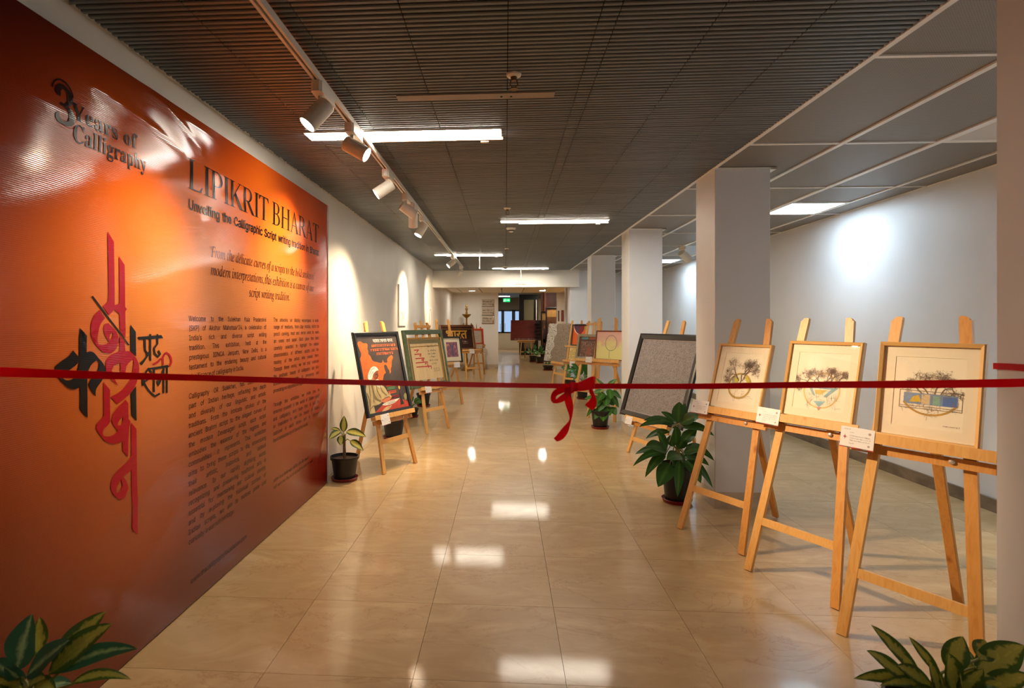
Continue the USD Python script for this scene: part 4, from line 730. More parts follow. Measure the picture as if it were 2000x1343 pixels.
PINK, PBLK, PSUB = vinyl("print_black", S(24, 18, 18), .10), vinyl("print_dark", S(40, 16, 15), .10), vinyl("print_brown", S(86, 36, 18), .10)
LIFT = .0022
m = MB()
x = 0.
shapes = []
for ch in "LIPIKRIT BHARAT":
    g, adv = roman(ch)
    if g is not None:
        shapes.append(shift(g, x, 0))
    x += adv
for g in shapes:
    part(ban, "title_letter", MB().flat(shift(stretch(g, 1.935 / x, .150, origin=(0, 0)), 2.672, 2.064), LIFT, on_banner, .12), PINK)
m = MB(); inter_line(m, "Unveiling the Calligraphic Script writing tradition in Bharat", 2.672, 1.962, .050, 1.93, on_banner, LIFT, True)
part(ban, "subtitle_lettering", m, PINK, kind="stuff")
m = MB()
for t, x, z, wd in (("\u201cFrom the delicate curves of a scripts to the bold strokes of", 2.875, 1.752, 1.62), ("modern interpretations, this exhibition is a canvas of our", 2.885, 1.657, 1.60), ("script writing tradition.\u201d", 3.335, 1.562, .66)):
    for g in serif_line("I", t, x, z, .00082, wd):
        m.flat(g, LIFT, on_banner)
part(ban, "quotation_lettering", m, PSUB, kind="stuff")
m = MB()
for g in serif_line("B", "3", 1.843, 2.098, .00185, .105):
    part(ban, "numeral", MB().flat(g, LIFT, on_banner), PBLK)
for t, x, z, wd in (("Years of", 1.925, 2.133, .36), ("Calligraphy", 1.93, 2.055, .42)):
    for g in serif_line("B", t, x, z, .00092, wd):
        part(ban, "anniversary_letter", MB().flat(g, LIFT, on_banner), PBLK)
for r in (.034, .050):
    m.flat(shift(Point(0, 0).buffer(r, 12).difference(Point(0, 0).buffer(r - .006, 12)).intersection(rect(-.1, r * .1, .1, .1)), 1.885, 2.205), LIFT, on_banner)
part(ban, "numeral_arc", m, PBLK)
BODY = ["Welcome to the Sulekhan Kala Pradarshini", "(SKP) of Akshar Mahotsav'24, a celebration of", "India's rich and diverse script writing", "tradition. This exhibition, held at the", "prestigious IGNCA Janpath, New Delhi, is a",
        "testament to the enduring beauty and cultural", "*significance of calligraphy in India.", "", "Calligraphy OR Sulekhan, has been a vital", "part of Indian heritage, reflecting the depth", "and diversity of our linguistic and artistic",
        "traditions. From the intricate strokes of the", "ancient Brahmi script to the elegant curves of", "the modern Devanagari script, each script", "embodies the essence of the regions and", "communities it represents. This exhibition", "aims to bring these scripts to life, showcasing",
        "their artistic, historical, and cultural", "relevance. In our rapidly digitising world,", "recognizing and preserving traditional arts is", "essential for maintaining our cultural identity,", "and by exploring the historical context of", "Indian scripts, we aim to nurture pride and", "*curiosity in our rich heritage."]
BODY2 = ["The artworks on display encompass a wide", "range of mediums, from clay models, fabric to", "pencil carving, mud and mirror work to work", "on vases and paper. Each piece has been", "carefully selected to highlight the unique", "characteristics of different scripts and the",
         "mastery of the artists who created them.", "Through these works, we not only celebrate", "the aesthetic beauty of calligraphy but also", "acknowledge its role in preserving and", "*promoting our linguistic heritage.", "", "Through this exhibition, we invite you to", "immerse yourself in the world of Indian script",
         "and calligraphy, and hope that it will be", "an inspiration to see the beauty of letters", "captured in each stroke and to discover", "*the timeless beauty of the written word."]
for nm, lines, x, wd, pit in (("body_text", BODY, 2.668, .905, .04775), ("body_text", BODY2, 3.690, .905, .0478)):
    m = MB()
    for k, t in enumerate(lines):
        if t:
            inter_line(m, t.lstrip("*"), x, 1.411 - k * pit, .0262, wd, on_banner, LIFT, justify=not t.startswith("*"), sx=1.0)
    part(ban, nm, m, PBLK, kind="stuff")
m = MB(); inter_line(m, "www.thecalligraphyfoundation.com", 2.690, .112, .026, .62, on_banner, LIFT, sx=1.0)
part(ban, "web_address", m, PBLK, kind="stuff")
for nm, key, mm in (("calligraphy_emblem", "red", vinyl("print_red", S(186, 9, 32), .10)), ("calligraphy_emblem", "blk", PINK)):
    for g in unpack(EMB[key], .001, 1):
        part(ban, "calligraphy_stroke", MB().flat(g.buffer(.0008), LIFT if key == "red" else LIFT + .0004, on_banner, .05), mm)

# ------------------------------------------------------------------ easels, pictures, caption cards
def scribble(mb, x, z, w, h, lift, fn=None, rng=R, words=None, weight=.14):
    """Small print too fine to read: words of short pen strokes."""
    at = 0.
    while at < w - h * .5:
        n = int(rng.integers(2, 8)) if words is None else words
        for _ in range(n):
            if at > w - h * .4:
                break
            k = rng.integers(0, 4); a = x + at; hh = h * (1. if rng.random() < .3 else .68)
            if k == 0:
                mb.flat(rect(a, z, a + h * weight, z + hh), lift, fn)
            elif k == 1:
                mb.flat(rect(a, z, a + h * weight, z + hh).union(rect(a, z + hh - h * weight, a + h * .4, z + hh)), lift, fn)
            elif k == 2:
                mb.flat(rect(a, z, a + h * .42, z + hh * .95).difference(rect(a + h * weight, z + h * weight, a + h * (.42 - weight), z + hh * .95 - h * weight)), lift, fn)
            else:
                mb.flat(Polygon([(a, z), (a + h * weight, z), (a + h * .42, z + hh), (a + h * .42 - h * weight, z + hh)]), lift, fn)
            at += h * .56
        at += h * .4


# illegible credit lines of the banner
m = MB(); scribble(m, 3.692, .330, .70, .026, LIFT, on_banner, weight=.2); scribble(m, 3.692, .285, .78, .022, LIFT, on_banner)
part(ban, "credit_text", m, PBLK, kind="stuff")


def easel(label, X, Y, phi, tau, ledge_s, wf=.49, wt=.245, half=.27, zt=1.43, kind="A", rear=(-.1, .80), ledge2=None, cross=None, knob=True, plank=.042, mast_z=1.42):
    """A folding pine display easel. Returns its world matrix and the lean of its front plane."""
    phi, tau = math.radians(phi), math.radians(tau)
    W = mat4((X, Y, 0), phi)
    t = thing("easel", label, "easel", W, "pine display easels")
    A = np.array([0, math.sin(tau), math.cos(tau)]); N = np.array([0, math.cos(tau), -math.sin(tau)])
    PL = mat4(basis=((1, 0, 0), A, -N))                 # (x, s, -n) -> local: leg outlines drawn in the leaning plane
    st = zt / math.cos(tau)
    sb = .02 * math.tan(tau)
    for k in (-1, 1):
        b0, b1 = k * wf / 2, k * wt / 2
        g = LineString([(b0, -.05), (b1, st - plank * .45)]).buffer(plank / 2, cap_style=2)
        cap = Polygon([(b1 - plank / 2, st - plank * .5), (b1 + plank / 2, st - plank * .5), (b1 + plank / 2, st - (0 if k < 0 else .018)), (b1 + plank / 2 - (.004 if k < 0 else .02), st), (b1 - plank / 2 + (.02 if k < 0 else .004), st), (b1 - plank / 2, st - (.018 if k < 0 else 0))])
        cap = cap.buffer(-.006).buffer(.006, quad_segs=3)
        g = g.union(cap).buffer(.0005).intersection(rect(-1, sb, 1, 3))
        part(t, "leg", MB().prism(g, -.02, 0, PL), PINE if k < 0 else PINE2)

    def across(name, s, h, n0, n1, x0, x1, mm=PINE, on=None):
        M = mat4(A * s, basis=((1, 0, 0), N, A))
        return part(on or t, name, MB().box((x0, n0, 0), (x1, n1, h), M, ch=.002), mm)
    hw = lambda s: (wf + (wt - wf) * s / st) / 2        # half spacing of the legs at s
    lg = across("ledge", ledge_s - .032, .032, -.052, -.0005, -half, half)
    across("ledge_lip", ledge_s - .032, .045, -.060, -.0525, -half, half, on=lg)
    br = across("brace", ledge_s - .078, .040, -.022, -.0005, -half + .01, half - .01, PINE2)
    cz = cross if cross is not None else min(.27, ledge_s - .2)
    across("cross_bar", cz, .042, .001, .019, -hw(cz) + .018, hw(cz) - .018)
    across("hinge_bar", min(1.12, st - .25), .06, .0205, .04, -hw(1.1) - .01, hw(1.1) + .01, PINE2)
    if ledge2:
        across("upper_ledge", ledge2 - .03, .03, -.045, -.0005, -half, half)
    if kind == "B":
        across("top_rail", st - .075, .035, -.018, -.0005, -hw(st) - .03, hw(st) + .03, PINE2)
        part(t, "mast", MB().box((-.02, .0005, .9), (.02, .0185, (mast_z + .01) / math.cos(tau)), mat4(basis=((1, 0, 0), N, A)), ch=.002), PINE)
    if knob:
        p = A * (ledge_s - .055) - N * .0225 + np.array([half * .45, 0, 0])
        part(br, "bolt", MB().lathe([(0, 0), (.011, 0), (.011, .006), (.007, .011), (0, .012)], 12, mat4(p, basis=((1, 0, 0), A, -N))), plain("nickel", S(230, 226, 220), .2, metallic=.6))
    p0 = A * min(1.1, st - .27) + N * .045
    p1 = np.array([rear[0], rear[1], 0.])
    d = (p0 - p1) / np.linalg.norm(p0 - p1)
    part(t, "rear_leg", MB().bar(p1 + d * .012, p0, .042, .022, (1, 0, 0)), PINE2)
    return t, W, A, N


def on_easel(E, u, s):
    """Matrix of a picture frame: origin at the middle of its lower edge, x right, y into the picture, z up the lean."""
    _, W, A, N = E
    L = np.eye(4); L[:3, 0] = (1, 0, 0); L[:3, 1] = N; L[:3, 2] = A; L[:3, 3] = np.array([u, 0, 0]) + A * (s + .0006) - N * .0006
    return W @ L


def frame(t, W, Hh, fw, depth, m, inner=None, bead=None, name="frame", y0=0.):
    """Four mitred mouldings around W x Hh; y from -depth (front) to 0."""
    mb = MB()
    o = [(-W / 2, 0), (W / 2, 0), (W / 2, Hh), (-W / 2, Hh)]
    i = [(-W / 2 + fw, fw), (W / 2 - fw, fw), (W / 2 - fw, Hh - fw), (-W / 2 + fw, Hh - fw)]
    for k in range(4):
        a, b, c, d = o[k], o[(k + 1) % 4], i[(k + 1) % 4], i[k]
        mid = [tuple(np.array(p) * .72 + np.array(q_) * .28) for p, q_ in ((a, d), (b, c))]
        v = []
        for (x, z), y in ((a, 0), (b, 0), (c, 0), (d, 0), (a, -depth * .8), (b, -depth * .8), (mid[1], -depth), (mid[0], -depth), (c, -depth * .82), (d, -depth * .82)):
            v.append((x, y + y0, z))
        mb.add(v, [[0, 3, 2], [0, 2, 1], [0, 1, 5], [0, 5, 4], [4, 5, 6], [4, 6, 7], [7, 6, 8], [7, 8, 9], [9, 8, 2], [9, 2, 3], [0, 4, 7], [0, 7, 9], [0, 9, 3], [1, 2, 8], [1, 8, 6], [1, 6, 5]])
    return part(t, name, mb, m)


def sheet(t, W, Hh, m, y=-.012, th=.004, name="picture_sheet", x0=0., z0=0.):
    return part(t, name, MB().box((x0 - W / 2, y, z0), (x0 + W / 2, y + th, z0 + Hh)), m)


def card(E, u, s, w=.105, h=.066, label="", n=-.064, tilt=0.):
    _, W, A, N = E
    L = np.eye(4); L[:3, 0] = (1, 0, 0); L[:3, 1] = N; L[:3, 2] = A; L[:3, 3] = np.array([u, 0, 0]) + A * s + N * n
    t = thing("caption_card", label, "caption card", W @ L @ mat4(basis=((math.cos(tilt), 0, math.sin(tilt)), (0, 1, 0), (-math.sin(tilt), 0, math.cos(tilt)))), "white caption cards on the easel ledges")
    t = part(t, "card", MB().box((-w / 2, 0, 0), (w / 2, .0012, h)), PAPER)
    m = MB()
    for k in range(3):
        scribble(m, -w * .22, h * (.56 - .11 * k), w * .62, h * .055, .0004, rng=np.random.default_rng(k + 3))
    scribble(m, -w * .22, h * .72, w * .14, h * .06, .0004, rng=np.random.default_rng(8)); scribble(m, -w * .22, h * .2, w * .16, h * .06, .0004, rng=np.random.default_rng(9)); scribble(m, -w * .4, h * .86, w * .2, h * .05, .0004, rng=np.random.default_rng(11))
    m.flat(Point(w * .36, h * .78).buffer(h * .06), .0004).flat(Point(w * .36, h * .2).buffer(h * .05), .0004)
    part(t, "small_print", m, plain("pale_print", S(168, 156, 150), .6))
    c = (-w * .36, h * .5)
    st = shapely.union_all([Polygon([(c[0] - .002, c[1]), (c[0], c[1] + .014), (c[0] + .002, c[1]), (c[0], c[1] - .014)]), Polygon([(c[0], c[1] - .0025), (c[0] + .010, c[1]), (c[0], c[1] + .0025), (c[0] - .010, c[1])]), Point(c).buffer(.0045)])
    part(t, "emblem", MB().flat(st, .0005), plain("card_emblem", S(168, 84, 88), .6))
    for k, cc in enumerate(("B03A30", "6A5A50", "B8443A", "8C2A3A", "5A6A60", "B84A40")):
        x0 = -w / 2 + w * k / 6
        part(t, "colour_bar", MB().flat(rect(x0, 0, x0 + w / 6, h * .05), .0004), plain("bar_" + cc, S(cc), .6))


def art(t, name, shapes, lift, m, **kw):
    """Flat painted or printed shapes on a sheet, as one part."""
    for some in ([[g] for g in shapes] if len(shapes) <= 12 else [shapes]):
        mb = MB()
        for g in some:
            mb.flat(g, lift)
        if mb.n:
            part(t, name, mb, m, **kw)


def tree(rng, x, z, h, spread, depth=6, lean=0., wd=.006):
    """Branching ink lines with leafy scratches."""
    out = []
    def grow(x, z, a, L, w, d):
        n = 3; pts = [(x, z)]
        for _ in range(n):
            a += rng.normal(0, .18); x += math.sin(a) * L / n; z += math.cos(a) * L / n; pts.append((x, z))
        out.append(LineString(pts).buffer(w / 2, cap_style=2, quad_segs=1))
        if d < 3:
            out.extend(scratch(rng, x - .010, z - .008, x + .010, z + .010, 3, .012, .0007))
        if d:
            for k in range(2 if rng.random() < .65 else 3):
                grow(x, z, a + rng.normal(0, .25) + spread * (rng.random() - .5) * 2, L * (.6 + .25 * rng.random()), max(w * .62, .0008), d - 1)
    grow(x, z, lean, h, wd, depth)
    return out


def scratch(rng, x0, z0, x1, z1, n, L, w=.0008):
    out = []
    for _ in range(n):
        x, z, a = rng.uniform(x0, x1), rng.uniform(z0, z1), rng.normal(0, .9)
        out.append(LineString([(x, z), (x + L * math.cos(a) * rng.random(), z + L * math.sin(a) * rng.random())]).buffer(w / 2, cap_style=2))
    return out


BLOND = plain("blond_frame", S(214, 168, 104), .35)
IVORY = mottled("ivory_paper", S(236, 226, 202), S(240, 230, 208), (4, 4, 4), .7)
MOUNT = plain("ivory_mount", S(234, 222, 196), .7)
SEPIA = plain("sepia_ink", S(122, 106, 92), .6)
art_ = art
C_ = lambda hx: mottled("paint_" + hx, tuple(np.array(S(hx)) * .86), tuple(np.minimum(1, np.array(S(hx)) * 1.1)), (22, 22, 22), .6)


def blond_picture(E, u, s, W, Hh, label, kind, rng):
    t = thing("framed_drawing", label, "picture", on_easel(E, u, s), "ivory tree drawings in blond frames")
    frame(t, W, Hh, .017, .03, BLOND)
    sheet(t, W - .02, Hh - .02, IVORY, -.010, .006, z0=.01)
    mw = MB().prism(rect(-W / 2 + .018, .018, W / 2 - .018, Hh - .018).difference(rect(-W / 2 + .062, .062, W / 2 - .062, Hh - .062)), 0, .002, mat4((0, -.0102, 0), basis=((1, 0, 0), (0, 0, 1), (0, -1, 0))))
    part(t, "mount", mw, MOUNT)
    part(t, "glass_pane", MB().box((-W / 2 + .014, -.0165, .014), (W / 2 - .014, -.0155, Hh - .014)), GLASS)
    L = .0105
    k = W / .40
    cx, cz = 0.01 * k, Hh * .50
    big = 1.3 if kind == 0 else 1.
    art = lambda t, name, shapes, lift, m: art_(t, name, [stretch(g, big, big, origin=(cx, cz - .02)) for g in shapes], lift, m)
    if kind == 0:
        art(t, "ring", [Point(cx, cz - .045).buffer(.068).difference(Point(cx, cz - .045).buffer(.058))], L, C_("B89A4E"))
        art(t, "tint", [Point(cx - .022, cz - .015).buffer(.014), Polygon([(cx + .03, cz + .012), (cx + .06, cz - .03), (cx + .045, cz - .03), (cx + .02, cz)])], L + .0001, C_("C4BC3A"))
        art(t, "tint", [Point(cx - .038, cz - .012).buffer(.016), rect(cx - .05, cz - .035, cx + .05, cz - .028)], L, C_("A8A48A"))
        art(t, "drawing", tree(rng, cx, cz - .03, .045, 1.1, 5, 0, .007) + tree(rng, cx + .01, cz - .02, .036, 1.2, 5, .5, .005) + tree(rng, cx - .01, cz - .02, .036, 1.2, 5, -.5, .005) + tree(rng, cx + .02, cz - .01, .03, 1.2, 5, .15, .004) + tree(rng, cx - .02, cz - .01, .03, 1.2, 5, -.15, .004) + scratch(rng, cx - .06, cz - .11, cx + .06, cz - .01, 70, .03), L + .0002, SEPIA)
    elif kind == 1:
        art(t, "tint", [Polygon([(cx - .075, cz - .03), (cx + .085, cz - .03), (cx + .03, cz - .085), (cx + .015, cz - .08), (cx + .05, cz - .04), (cx - .05, cz - .04), (cx - .03, cz - .08), (cx - .045, cz - .075)])], L, C_("8EB0B8"))
        art(t, "tint", [Polygon([(cx - .035, cz - .11), (cx + .03, cz - .105), (cx + .0, cz - .14)])], L, C_("82B4C0"))
        art(t, "tint", [Polygon([(cx - .035, cz - .048), (cx + .03, cz - .045), (cx + .0, cz - .072), (cx - .03, cz - .07)])], L, C_("D0B458"))
        art(t, "tint", [Polygon([(cx - .012, cz - .14), (cx + .012, cz - .138), (cx, cz - .165)]), rect(cx + .005, cz - .012, cx + .05, cz + .008)], L + .0001, C_("C49884"))
        art(t, "ring", [Point(cx, cz - .05).buffer(.098).difference(Point(cx, cz - .05).buffer(.090))], L, C_("D8BE7A"))
        br = []
        for q_ in range(6):
            br += tree(rng, cx - .06 + .026 * q_, cz - .03, .032, .9, 5, (q_ - 2.5) * .12, .005)
        art(t, "drawing", br + scratch(rng, cx - .08, cz - .14, cx + .09, cz - .03, 70, .04), L + .0002, SEPIA)
    else:
        art(t, "ring", [Point(cx, cz + .02).buffer(.118).difference(Point(cx, cz + .02).buffer(.110)).intersection(rect(-1, -1, 1, cz - .045))], L, C_("B8913A"))
        art(t, "tint", [rect(cx - .095, cz - .052, cx + .095, cz - .005)], L, C_("6E8FB4"))
        art(t, "tint", [Polygon([(cx - .075, cz - .045), (cx - .03, cz - .042), (cx - .04, cz - .012), (cx - .06, cz - .02)])], L + .0001, C_("D2B02A"))
        art(t, "tint", [rect(cx - .03, cz - .05, cx + .0, cz - .008)], L + .0001, C_("CDB890"))
        art(t, "tint", [rect(cx + .01, cz - .05, cx + .035, cz - .012)], L + .0001, C_("7FB0A0"))
        art(t, "tint", [rect(cx + .045, cz - .05, cx + .092, cz - .012)], L + .0001, C_("3F6CB0"))
        bx = [rect(cx - .11, cz - .07, cx + .11, cz + .005).exterior.buffer(.0012), rect(cx - .11, cz - .062, cx + .11, cz - .060)]
        for q_ in range(4):
            bx += tree(rng, cx - .03 + .022 * q_, cz - .005, .03, 1.3, 5, (q_ - 1.5) * .5, .005)
        art(t, "drawing", bx + scratch(rng, cx - .105, cz - .075, cx + .105, cz + .01, 90, .03) + scratch(rng, cx - .03, cz - .1, cx + .03, cz - .05, 50, .02), L + .0002, SEPIA)
        m = MB(); scribble(m, cx + .05, cz - .135, .06, .006, L + .0002, rng=rng); part(t, "signature", m, SEPIA)
    return t


# right hand row, nearest first
E3 = easel("nearest pine easel, by the column with the ribbon", 1.632, 2.423, -57.0, 9.3, .905)
blond_picture(E3, .018, .907, .375, .423, "blond framed drawing of a tree over a blue scene, nearest on the right", 2, np.random.default_rng(31))
card(E3, -.215, .835, .14, .094, "caption card left on the nearest easel's ledge", n=-.062, tilt=-.02)
E2 = easel("second pine easel from the right, behind the nearest", 1.485, 3.071, -59.7, 13.5, .89)
blond_picture(E2, .024, .892, .402, .439, "blond framed drawing of a branching tree over a blue triangle", 1, np.random.default_rng(22))
card(E2, -.215, .83, .14, .094, "caption card on the second easel's ledge", n=-.062, tilt=-.02)
E1 = easel("third pine easel, in front of the leafy plant's column", 1.298, 3.705, -60.5, 16.5, .843)
blond_picture(E1, 0, .845, .405, .463, "blond framed drawing of a tree over a yellow ring, third from the right", 0, np.random.default_rng(13))
card(E1, -.225, .79, .14, .094, "caption card on the third easel, above the leafy plant", n=-.062)

# the big dark-framed sheet of fine script
E4 = easel("pine easel carrying the huge black framed script sheet", 1.408, 5.984, -68.3, 17.2, .378, zt=1.43, wt=.26, half=.36, cross=.14)
t = thing("framed_script_sheet", "huge black framed sheet covered in dense grey script", "picture", on_easel(E4, 0, .38))
W, Hh = 1.045, .955
frame(t, W, Hh, .06, .035, plain("ebony_frame", S(30, 25, 24), .35))
sheet(t, W - .08, Hh - .08, mottled("grey_pink_paper", S(140, 132, 131), S(154, 146, 145), (30, 30, 30), .7), -.012, .005, z0=.04)
m = MB()
rg = np.random.default_rng(44)
for k in range(58):
    zz = Hh - .085 - .0139 * k
    scribble(m, -W / 2 + .075, zz, W - .15, .0105, .0125, rng=rg, weight=.2)
part(t, "script_lines", m, plain("script_ink", S(62, 54, 55), .6), kind="stuff")
card(E4, -.27, .29, .12, .09, "caption card at the left end of the script sheet's easel", n=-.062, tilt=.03)

# pink and yellow picture
E5 = easel("pine easel carrying the pink and yellow picture", 1.378, 8.269, -48.3, 6.1, .865, zt=1.48, wt=.3, half=.29)
t = thing("pink_picture", "pink and yellow picture with a grey ring, in a red brown frame", "picture", on_easel(E5, .085, .867))
W, Hh = .52, .43
frame(t, W, Hh, .016, .025, plain("red_brown_frame", S(128, 56, 34), .4))
gx, gz = np.meshgrid(np.linspace(-W / 2 + .012, W / 2 - .012, 26), np.linspace(.012, Hh - .012, 26), indexing="ij")
ii, jj = np.meshgrid(np.arange(25), np.arange(25), indexing="ij")
qq = np.stack([ii * 26 + jj, (ii + 1) * 26 + jj, (ii + 1) * 26 + jj + 1, ii * 26 + jj + 1], -1).reshape(-1, 4)
pts = np.c_[gx.ravel(), np.full(676, -.011), gz.ravel()]
nz_ = meshkit.fbm(np.c_[pts[:, 0] * 22, pts[:, 2] * 22, pts[:, 0] * 0], 3, 2)[:, None]
kk = np.clip((pts[:, 2:3] / Hh - .48 + (nz_ - .5) * .6 + .06) * 3.2, 0, 1)
part(t, "picture_sheet", (pts, qq), vcol("washes", .6), colors=(1 - kk) * np.array(S(228, 220, 146)) + kk * np.array(S(226, 178, 164)))
art(t, "backing", [rect(-W / 2 + .01, .01, W / 2 - .01, Hh - .01)], .006, PAPER)
e = stretch(Point(0.02, .25).buffer(1, 20), .105 , .115)
art(t, "ring", [e.difference(stretch(Point(.02, .25).buffer(1, 20), .098, .108)), rect(-.004, .03, .002, .13)], .0118, plain("ring_grey", S(112, 118, 108), .6))
card(E5, -.245, .81, .12, .09, "caption card where the pink picture meets the brown one", n=-.062)

# brown mandala picture, on an easel with a railed top
E6 = easel("pine easel with a three pronged top behind the brown picture", 1.285, 9.34, -47.0, 11.0, .806, kind="B", wt=.26, half=.28, zt=1.44, rear=(-.05, .42))
t = thing("brown_picture", "small brown swirling picture in a grey stone frame", "picture", on_easel(E6, -.056, .808))
W, Hh = .465, .424
frame(t, W, Hh, .042, .04, mottled("stone_frame", S(140, 128, 104), S(166, 152, 124), (30, 30, 30), .5))
frame(t, W - .086, Hh - .086, .03, .018, plain("brown_bead", S(92, 50, 30), .4), name="inner_bead", y0=-.004)
def swirl(name, stops, scale, dist):
    return keep(name, lambda p: usdkit.material(stage, p, {"t": ("texture_coordinate", {}), "n": ("noise_texture", {"scale": scale, "detail": 5, "distortion": dist}), "r": ("rgb_ramp", {"ramp": stops}), "p": ("principled_bsdf", {"roughness": .5})},
                [("t.object", "n.vector"), ("n.fac", "r.fac"), ("r.color", "p.base_color")], surface="p.BSDF"))
sheet(t, W - .08, Hh - .08, swirl("brown_swirl", [(.3, S(44, 34, 24)), (.42, S(112, 72, 52)), (.5, S(64, 52, 40)), (.58, S(168, 132, 112)), (.68, S(120, 48, 32))], 16., 3.), -.014, .004, z0=.04)
art(t, "teal_patch", [Polygon([(-.15, .36), (-.02, .38), (-.02, .345), (-.14, .315)])], .0145, C_("4C9096"))
art(t, "rust_patch", [Polygon([(.0, .38), (.12, .38), (.12, .345), (.02, .33)]), Polygon([(.14, .30), (.165, .30), (.165, .18), (.14, .2)])], .0145, C_("B0522C"))
art(t, "swirl_figure", [Point(0, .17).buffer(.085).difference(Point(0, .17).buffer(.07)), Polygon([(-.03, .2), (.05, .22), (.06, .1), (.03, .06), (0, .1)])], .0145, C_("9C5640"))

# orange abstract, with a small yellow sheet below it
E7 = easel("far pine easel under the orange picture", 1.283, 11.35, -47.4, 8.5, .655, ledge2=.955, zt=1.46, half=.22, knob=False, rear=(-.05, .36), wf=.42)
t = thing("orange_picture", "black framed orange and purple abstract picture, partly hidden", "picture", on_easel(E7, .158, .958))
W, Hh = .484, .431
frame(t, W, Hh, .02, .03, BLACK)
sheet(t, W - .03, Hh - .03, plain("vivid_orange", S(236, 104, 22), .5), -.012, .005, z0=.015)
art(t, "purple_shape", [Polygon([(-.2, .44), (.07, .44), (.05, .3), (-.02, .23), (-.12, .27), (-.19, .36)])], .0125, C_("5E3450"))
art(t, "red_shape", [Polygon([(-.03, .44), (.07, .44), (.06, .32), (.0, .25), (-.06, .24)])], .0127, C_("8E1420"))
art(t, "white_arc", [Point(.03, .46).buffer(.26, 24).difference(Point(.03, .46).buffer(.245, 24)).intersection(rect(-.24, .02, .02, .44))], .0129, C_("E8DCCF"))
art(t, "yellow_shape", [Point(.11, .36).buffer(.045)], .0129, C_("B8A42A"))
art(t, "white_shape", [Point(.18, .33).buffer(.05)], .0131, C_("DDD6CC"))
art(t, "dark_spot", [Point(.17, .335).buffer(.02), rect(.08, .4, .24, .44)], .0133, C_("2E2620"))
t = thing("yellow_sheet", "small yellow flowered sheet below the orange picture", "picture", on_easel(E7, .02, .657))
sheet(t, .26, .26, swirl("yellow_flowers", [(.4, S(232, 206, 120)), (.52, S(214, 176, 70)), (.6, S(244, 232, 190))], 40., 1.), -.008, .007)
art(t, "outline_drawing", [Point(-.06 + .06 * (k % 3), .07 + .08 * (k // 3)).buffer(.025).difference(Point(-.06 + .06 * (k % 3), .07 + .08 * (k // 3)).buffer(.02)) for k in range(6)], .0085, C_("8A7A50"))
card(E7, .04, .54, .13, .10, "caption card under the yellow flowered sheet", n=-.062)

# black and white mosaic board
E8 = easel("far pine easel with the black and white speckled board", 1.128, 12.476, -65.1, 9.0, .538, half=.3, zt=1.40, knob=False, rear=(-.1, .30))
t = thing("speckled_board", "tall unframed board, black on white specks turning grey brown", "picture", on_easel(E8, -.21, .54))
def cells(name, c0, c1, scale, edge):
    return keep(name, lambda p: usdkit.material(stage, p, {"t": ("texture_coordinate", {}), "v": ("voronoi_texture", {"scale": scale, "feature": "distance_to_edge"}), "r": ("rgb_ramp", {"ramp": [(edge, c0), (edge + .04, c1)]}), "p": ("principled_bsdf", {"roughness": .6})},
                [("t.object", "v.vector"), ("v.distance", "r.fac"), ("r.color", "p.base_color")], surface="p.BSDF"))
W, Hh = .94, .864
sheet(t, W, Hh, cells("grey_specks", S(84, 68, 58), S(170, 154, 136), 48., .09), -.03, .03)
rg = np.random.default_rng(5)
edge_pts = [(-W / 2, 0), (-W / 2, Hh)] + [(-W / 2 + .42 + .035 * rg.standard_normal() - .16 * (1 - zz), Hh * zz) for zz in np.linspace(1, 0, 16)]
art(t, "white_area", [Polygon(edge_pts)], .0306, cells("white_specks", S(20, 18, 18), S(236, 230, 220), 36., .06))

# left hand row, nearest first
E = easel("nearest easel on the banner's side, under the seated scholar poster", -1.0, 5.374, 62.1, 13.5, .533, wt=.25, half=.30, zt=1.42, rear=(.05, .62))
t = thing("scholar_poster", "black framed poster of a white bearded person writing by candlelight", "picture", on_easel(E, -.025, .535))
W, Hh, fw = .672, .812, .035
frame(t, W, Hh, fw, .03, BLACK)
sheet(t, W - .04, Hh - .04, mottled("poster_dusk", S(58, 48, 44), S(74, 62, 54), (5, 5, 5), .5), -.012, .005, z0=.02)
POST = json.loads('{"map":["C8621C",[19,912,65,931,113,927,155,899,223,905,258,881,225,825,242,797,222,759,273,731,278,694,318,656,400,646,481,625,528,634,549,672,563,633,613,623,661,632,656,670,723,708,803,727,827,688,764,640,754,582,699,526,707,497,662,470,663,527,633,546,628,585,580,605,548,586,556,530,571,492,512,475,463,402,423,358,355,388,0,385,-4,455,1,616,8,697,72,751,55,806,24,871]],"table":["B4402A",[120,-1,344,83,573,149,996,94,1006,1,491,6]],"robe":["B5A072",[76,399,151,432,249,428,305,390,397,359,482,300,528,225,585,185,521,152,363,144,316,102,146,88,152,-1,8,2,32,191,12,288]],"fold":["7D6B45",[189,395,214,394,201,269,240,178,330,146,322,120,170,165,169,271]],"hood":["E8E2D6",[110,460,161,522,226,575,300,596,379,576,400,534,349,535,252,492,216,430,132,424]],"face":["8A4A32",[252,492,349,535,389,525,358,452,310,408,252,437]],"beard":["DDD5C8",[260,410,351,429,403,377,397,304,299,318,266,373]],"cloth":["C8A070",[300,-2,402,52,578,58,472,2]],"page":["D8D0C0",[336,83,422,113,804,135,636,72,407,65]],"book1":["B8452E",[514,345,732,354,717,308,520,307]],"book2":["4E6B45",[525,298,735,307,728,260,522,261]],"book3":["C0562E",[535,247,743,250,739,213,539,206]],"book4":["8E1F2A",[582,176,785,187,801,153,610,151]],"hand":["C8744A",[333,155,507,162,603,184,599,147,419,104,338,119]],"flame":["FFB040",[835,331,858,263,824,246,807,275]],"lamp":["2A221E",[823,241,843,142,884,46,790,43]],"dial":["8A8355",[905,157,955,192,995,170,978,96,919,90]]}')
wi, hi = W - 2 * fw, Hh - 2 * fw
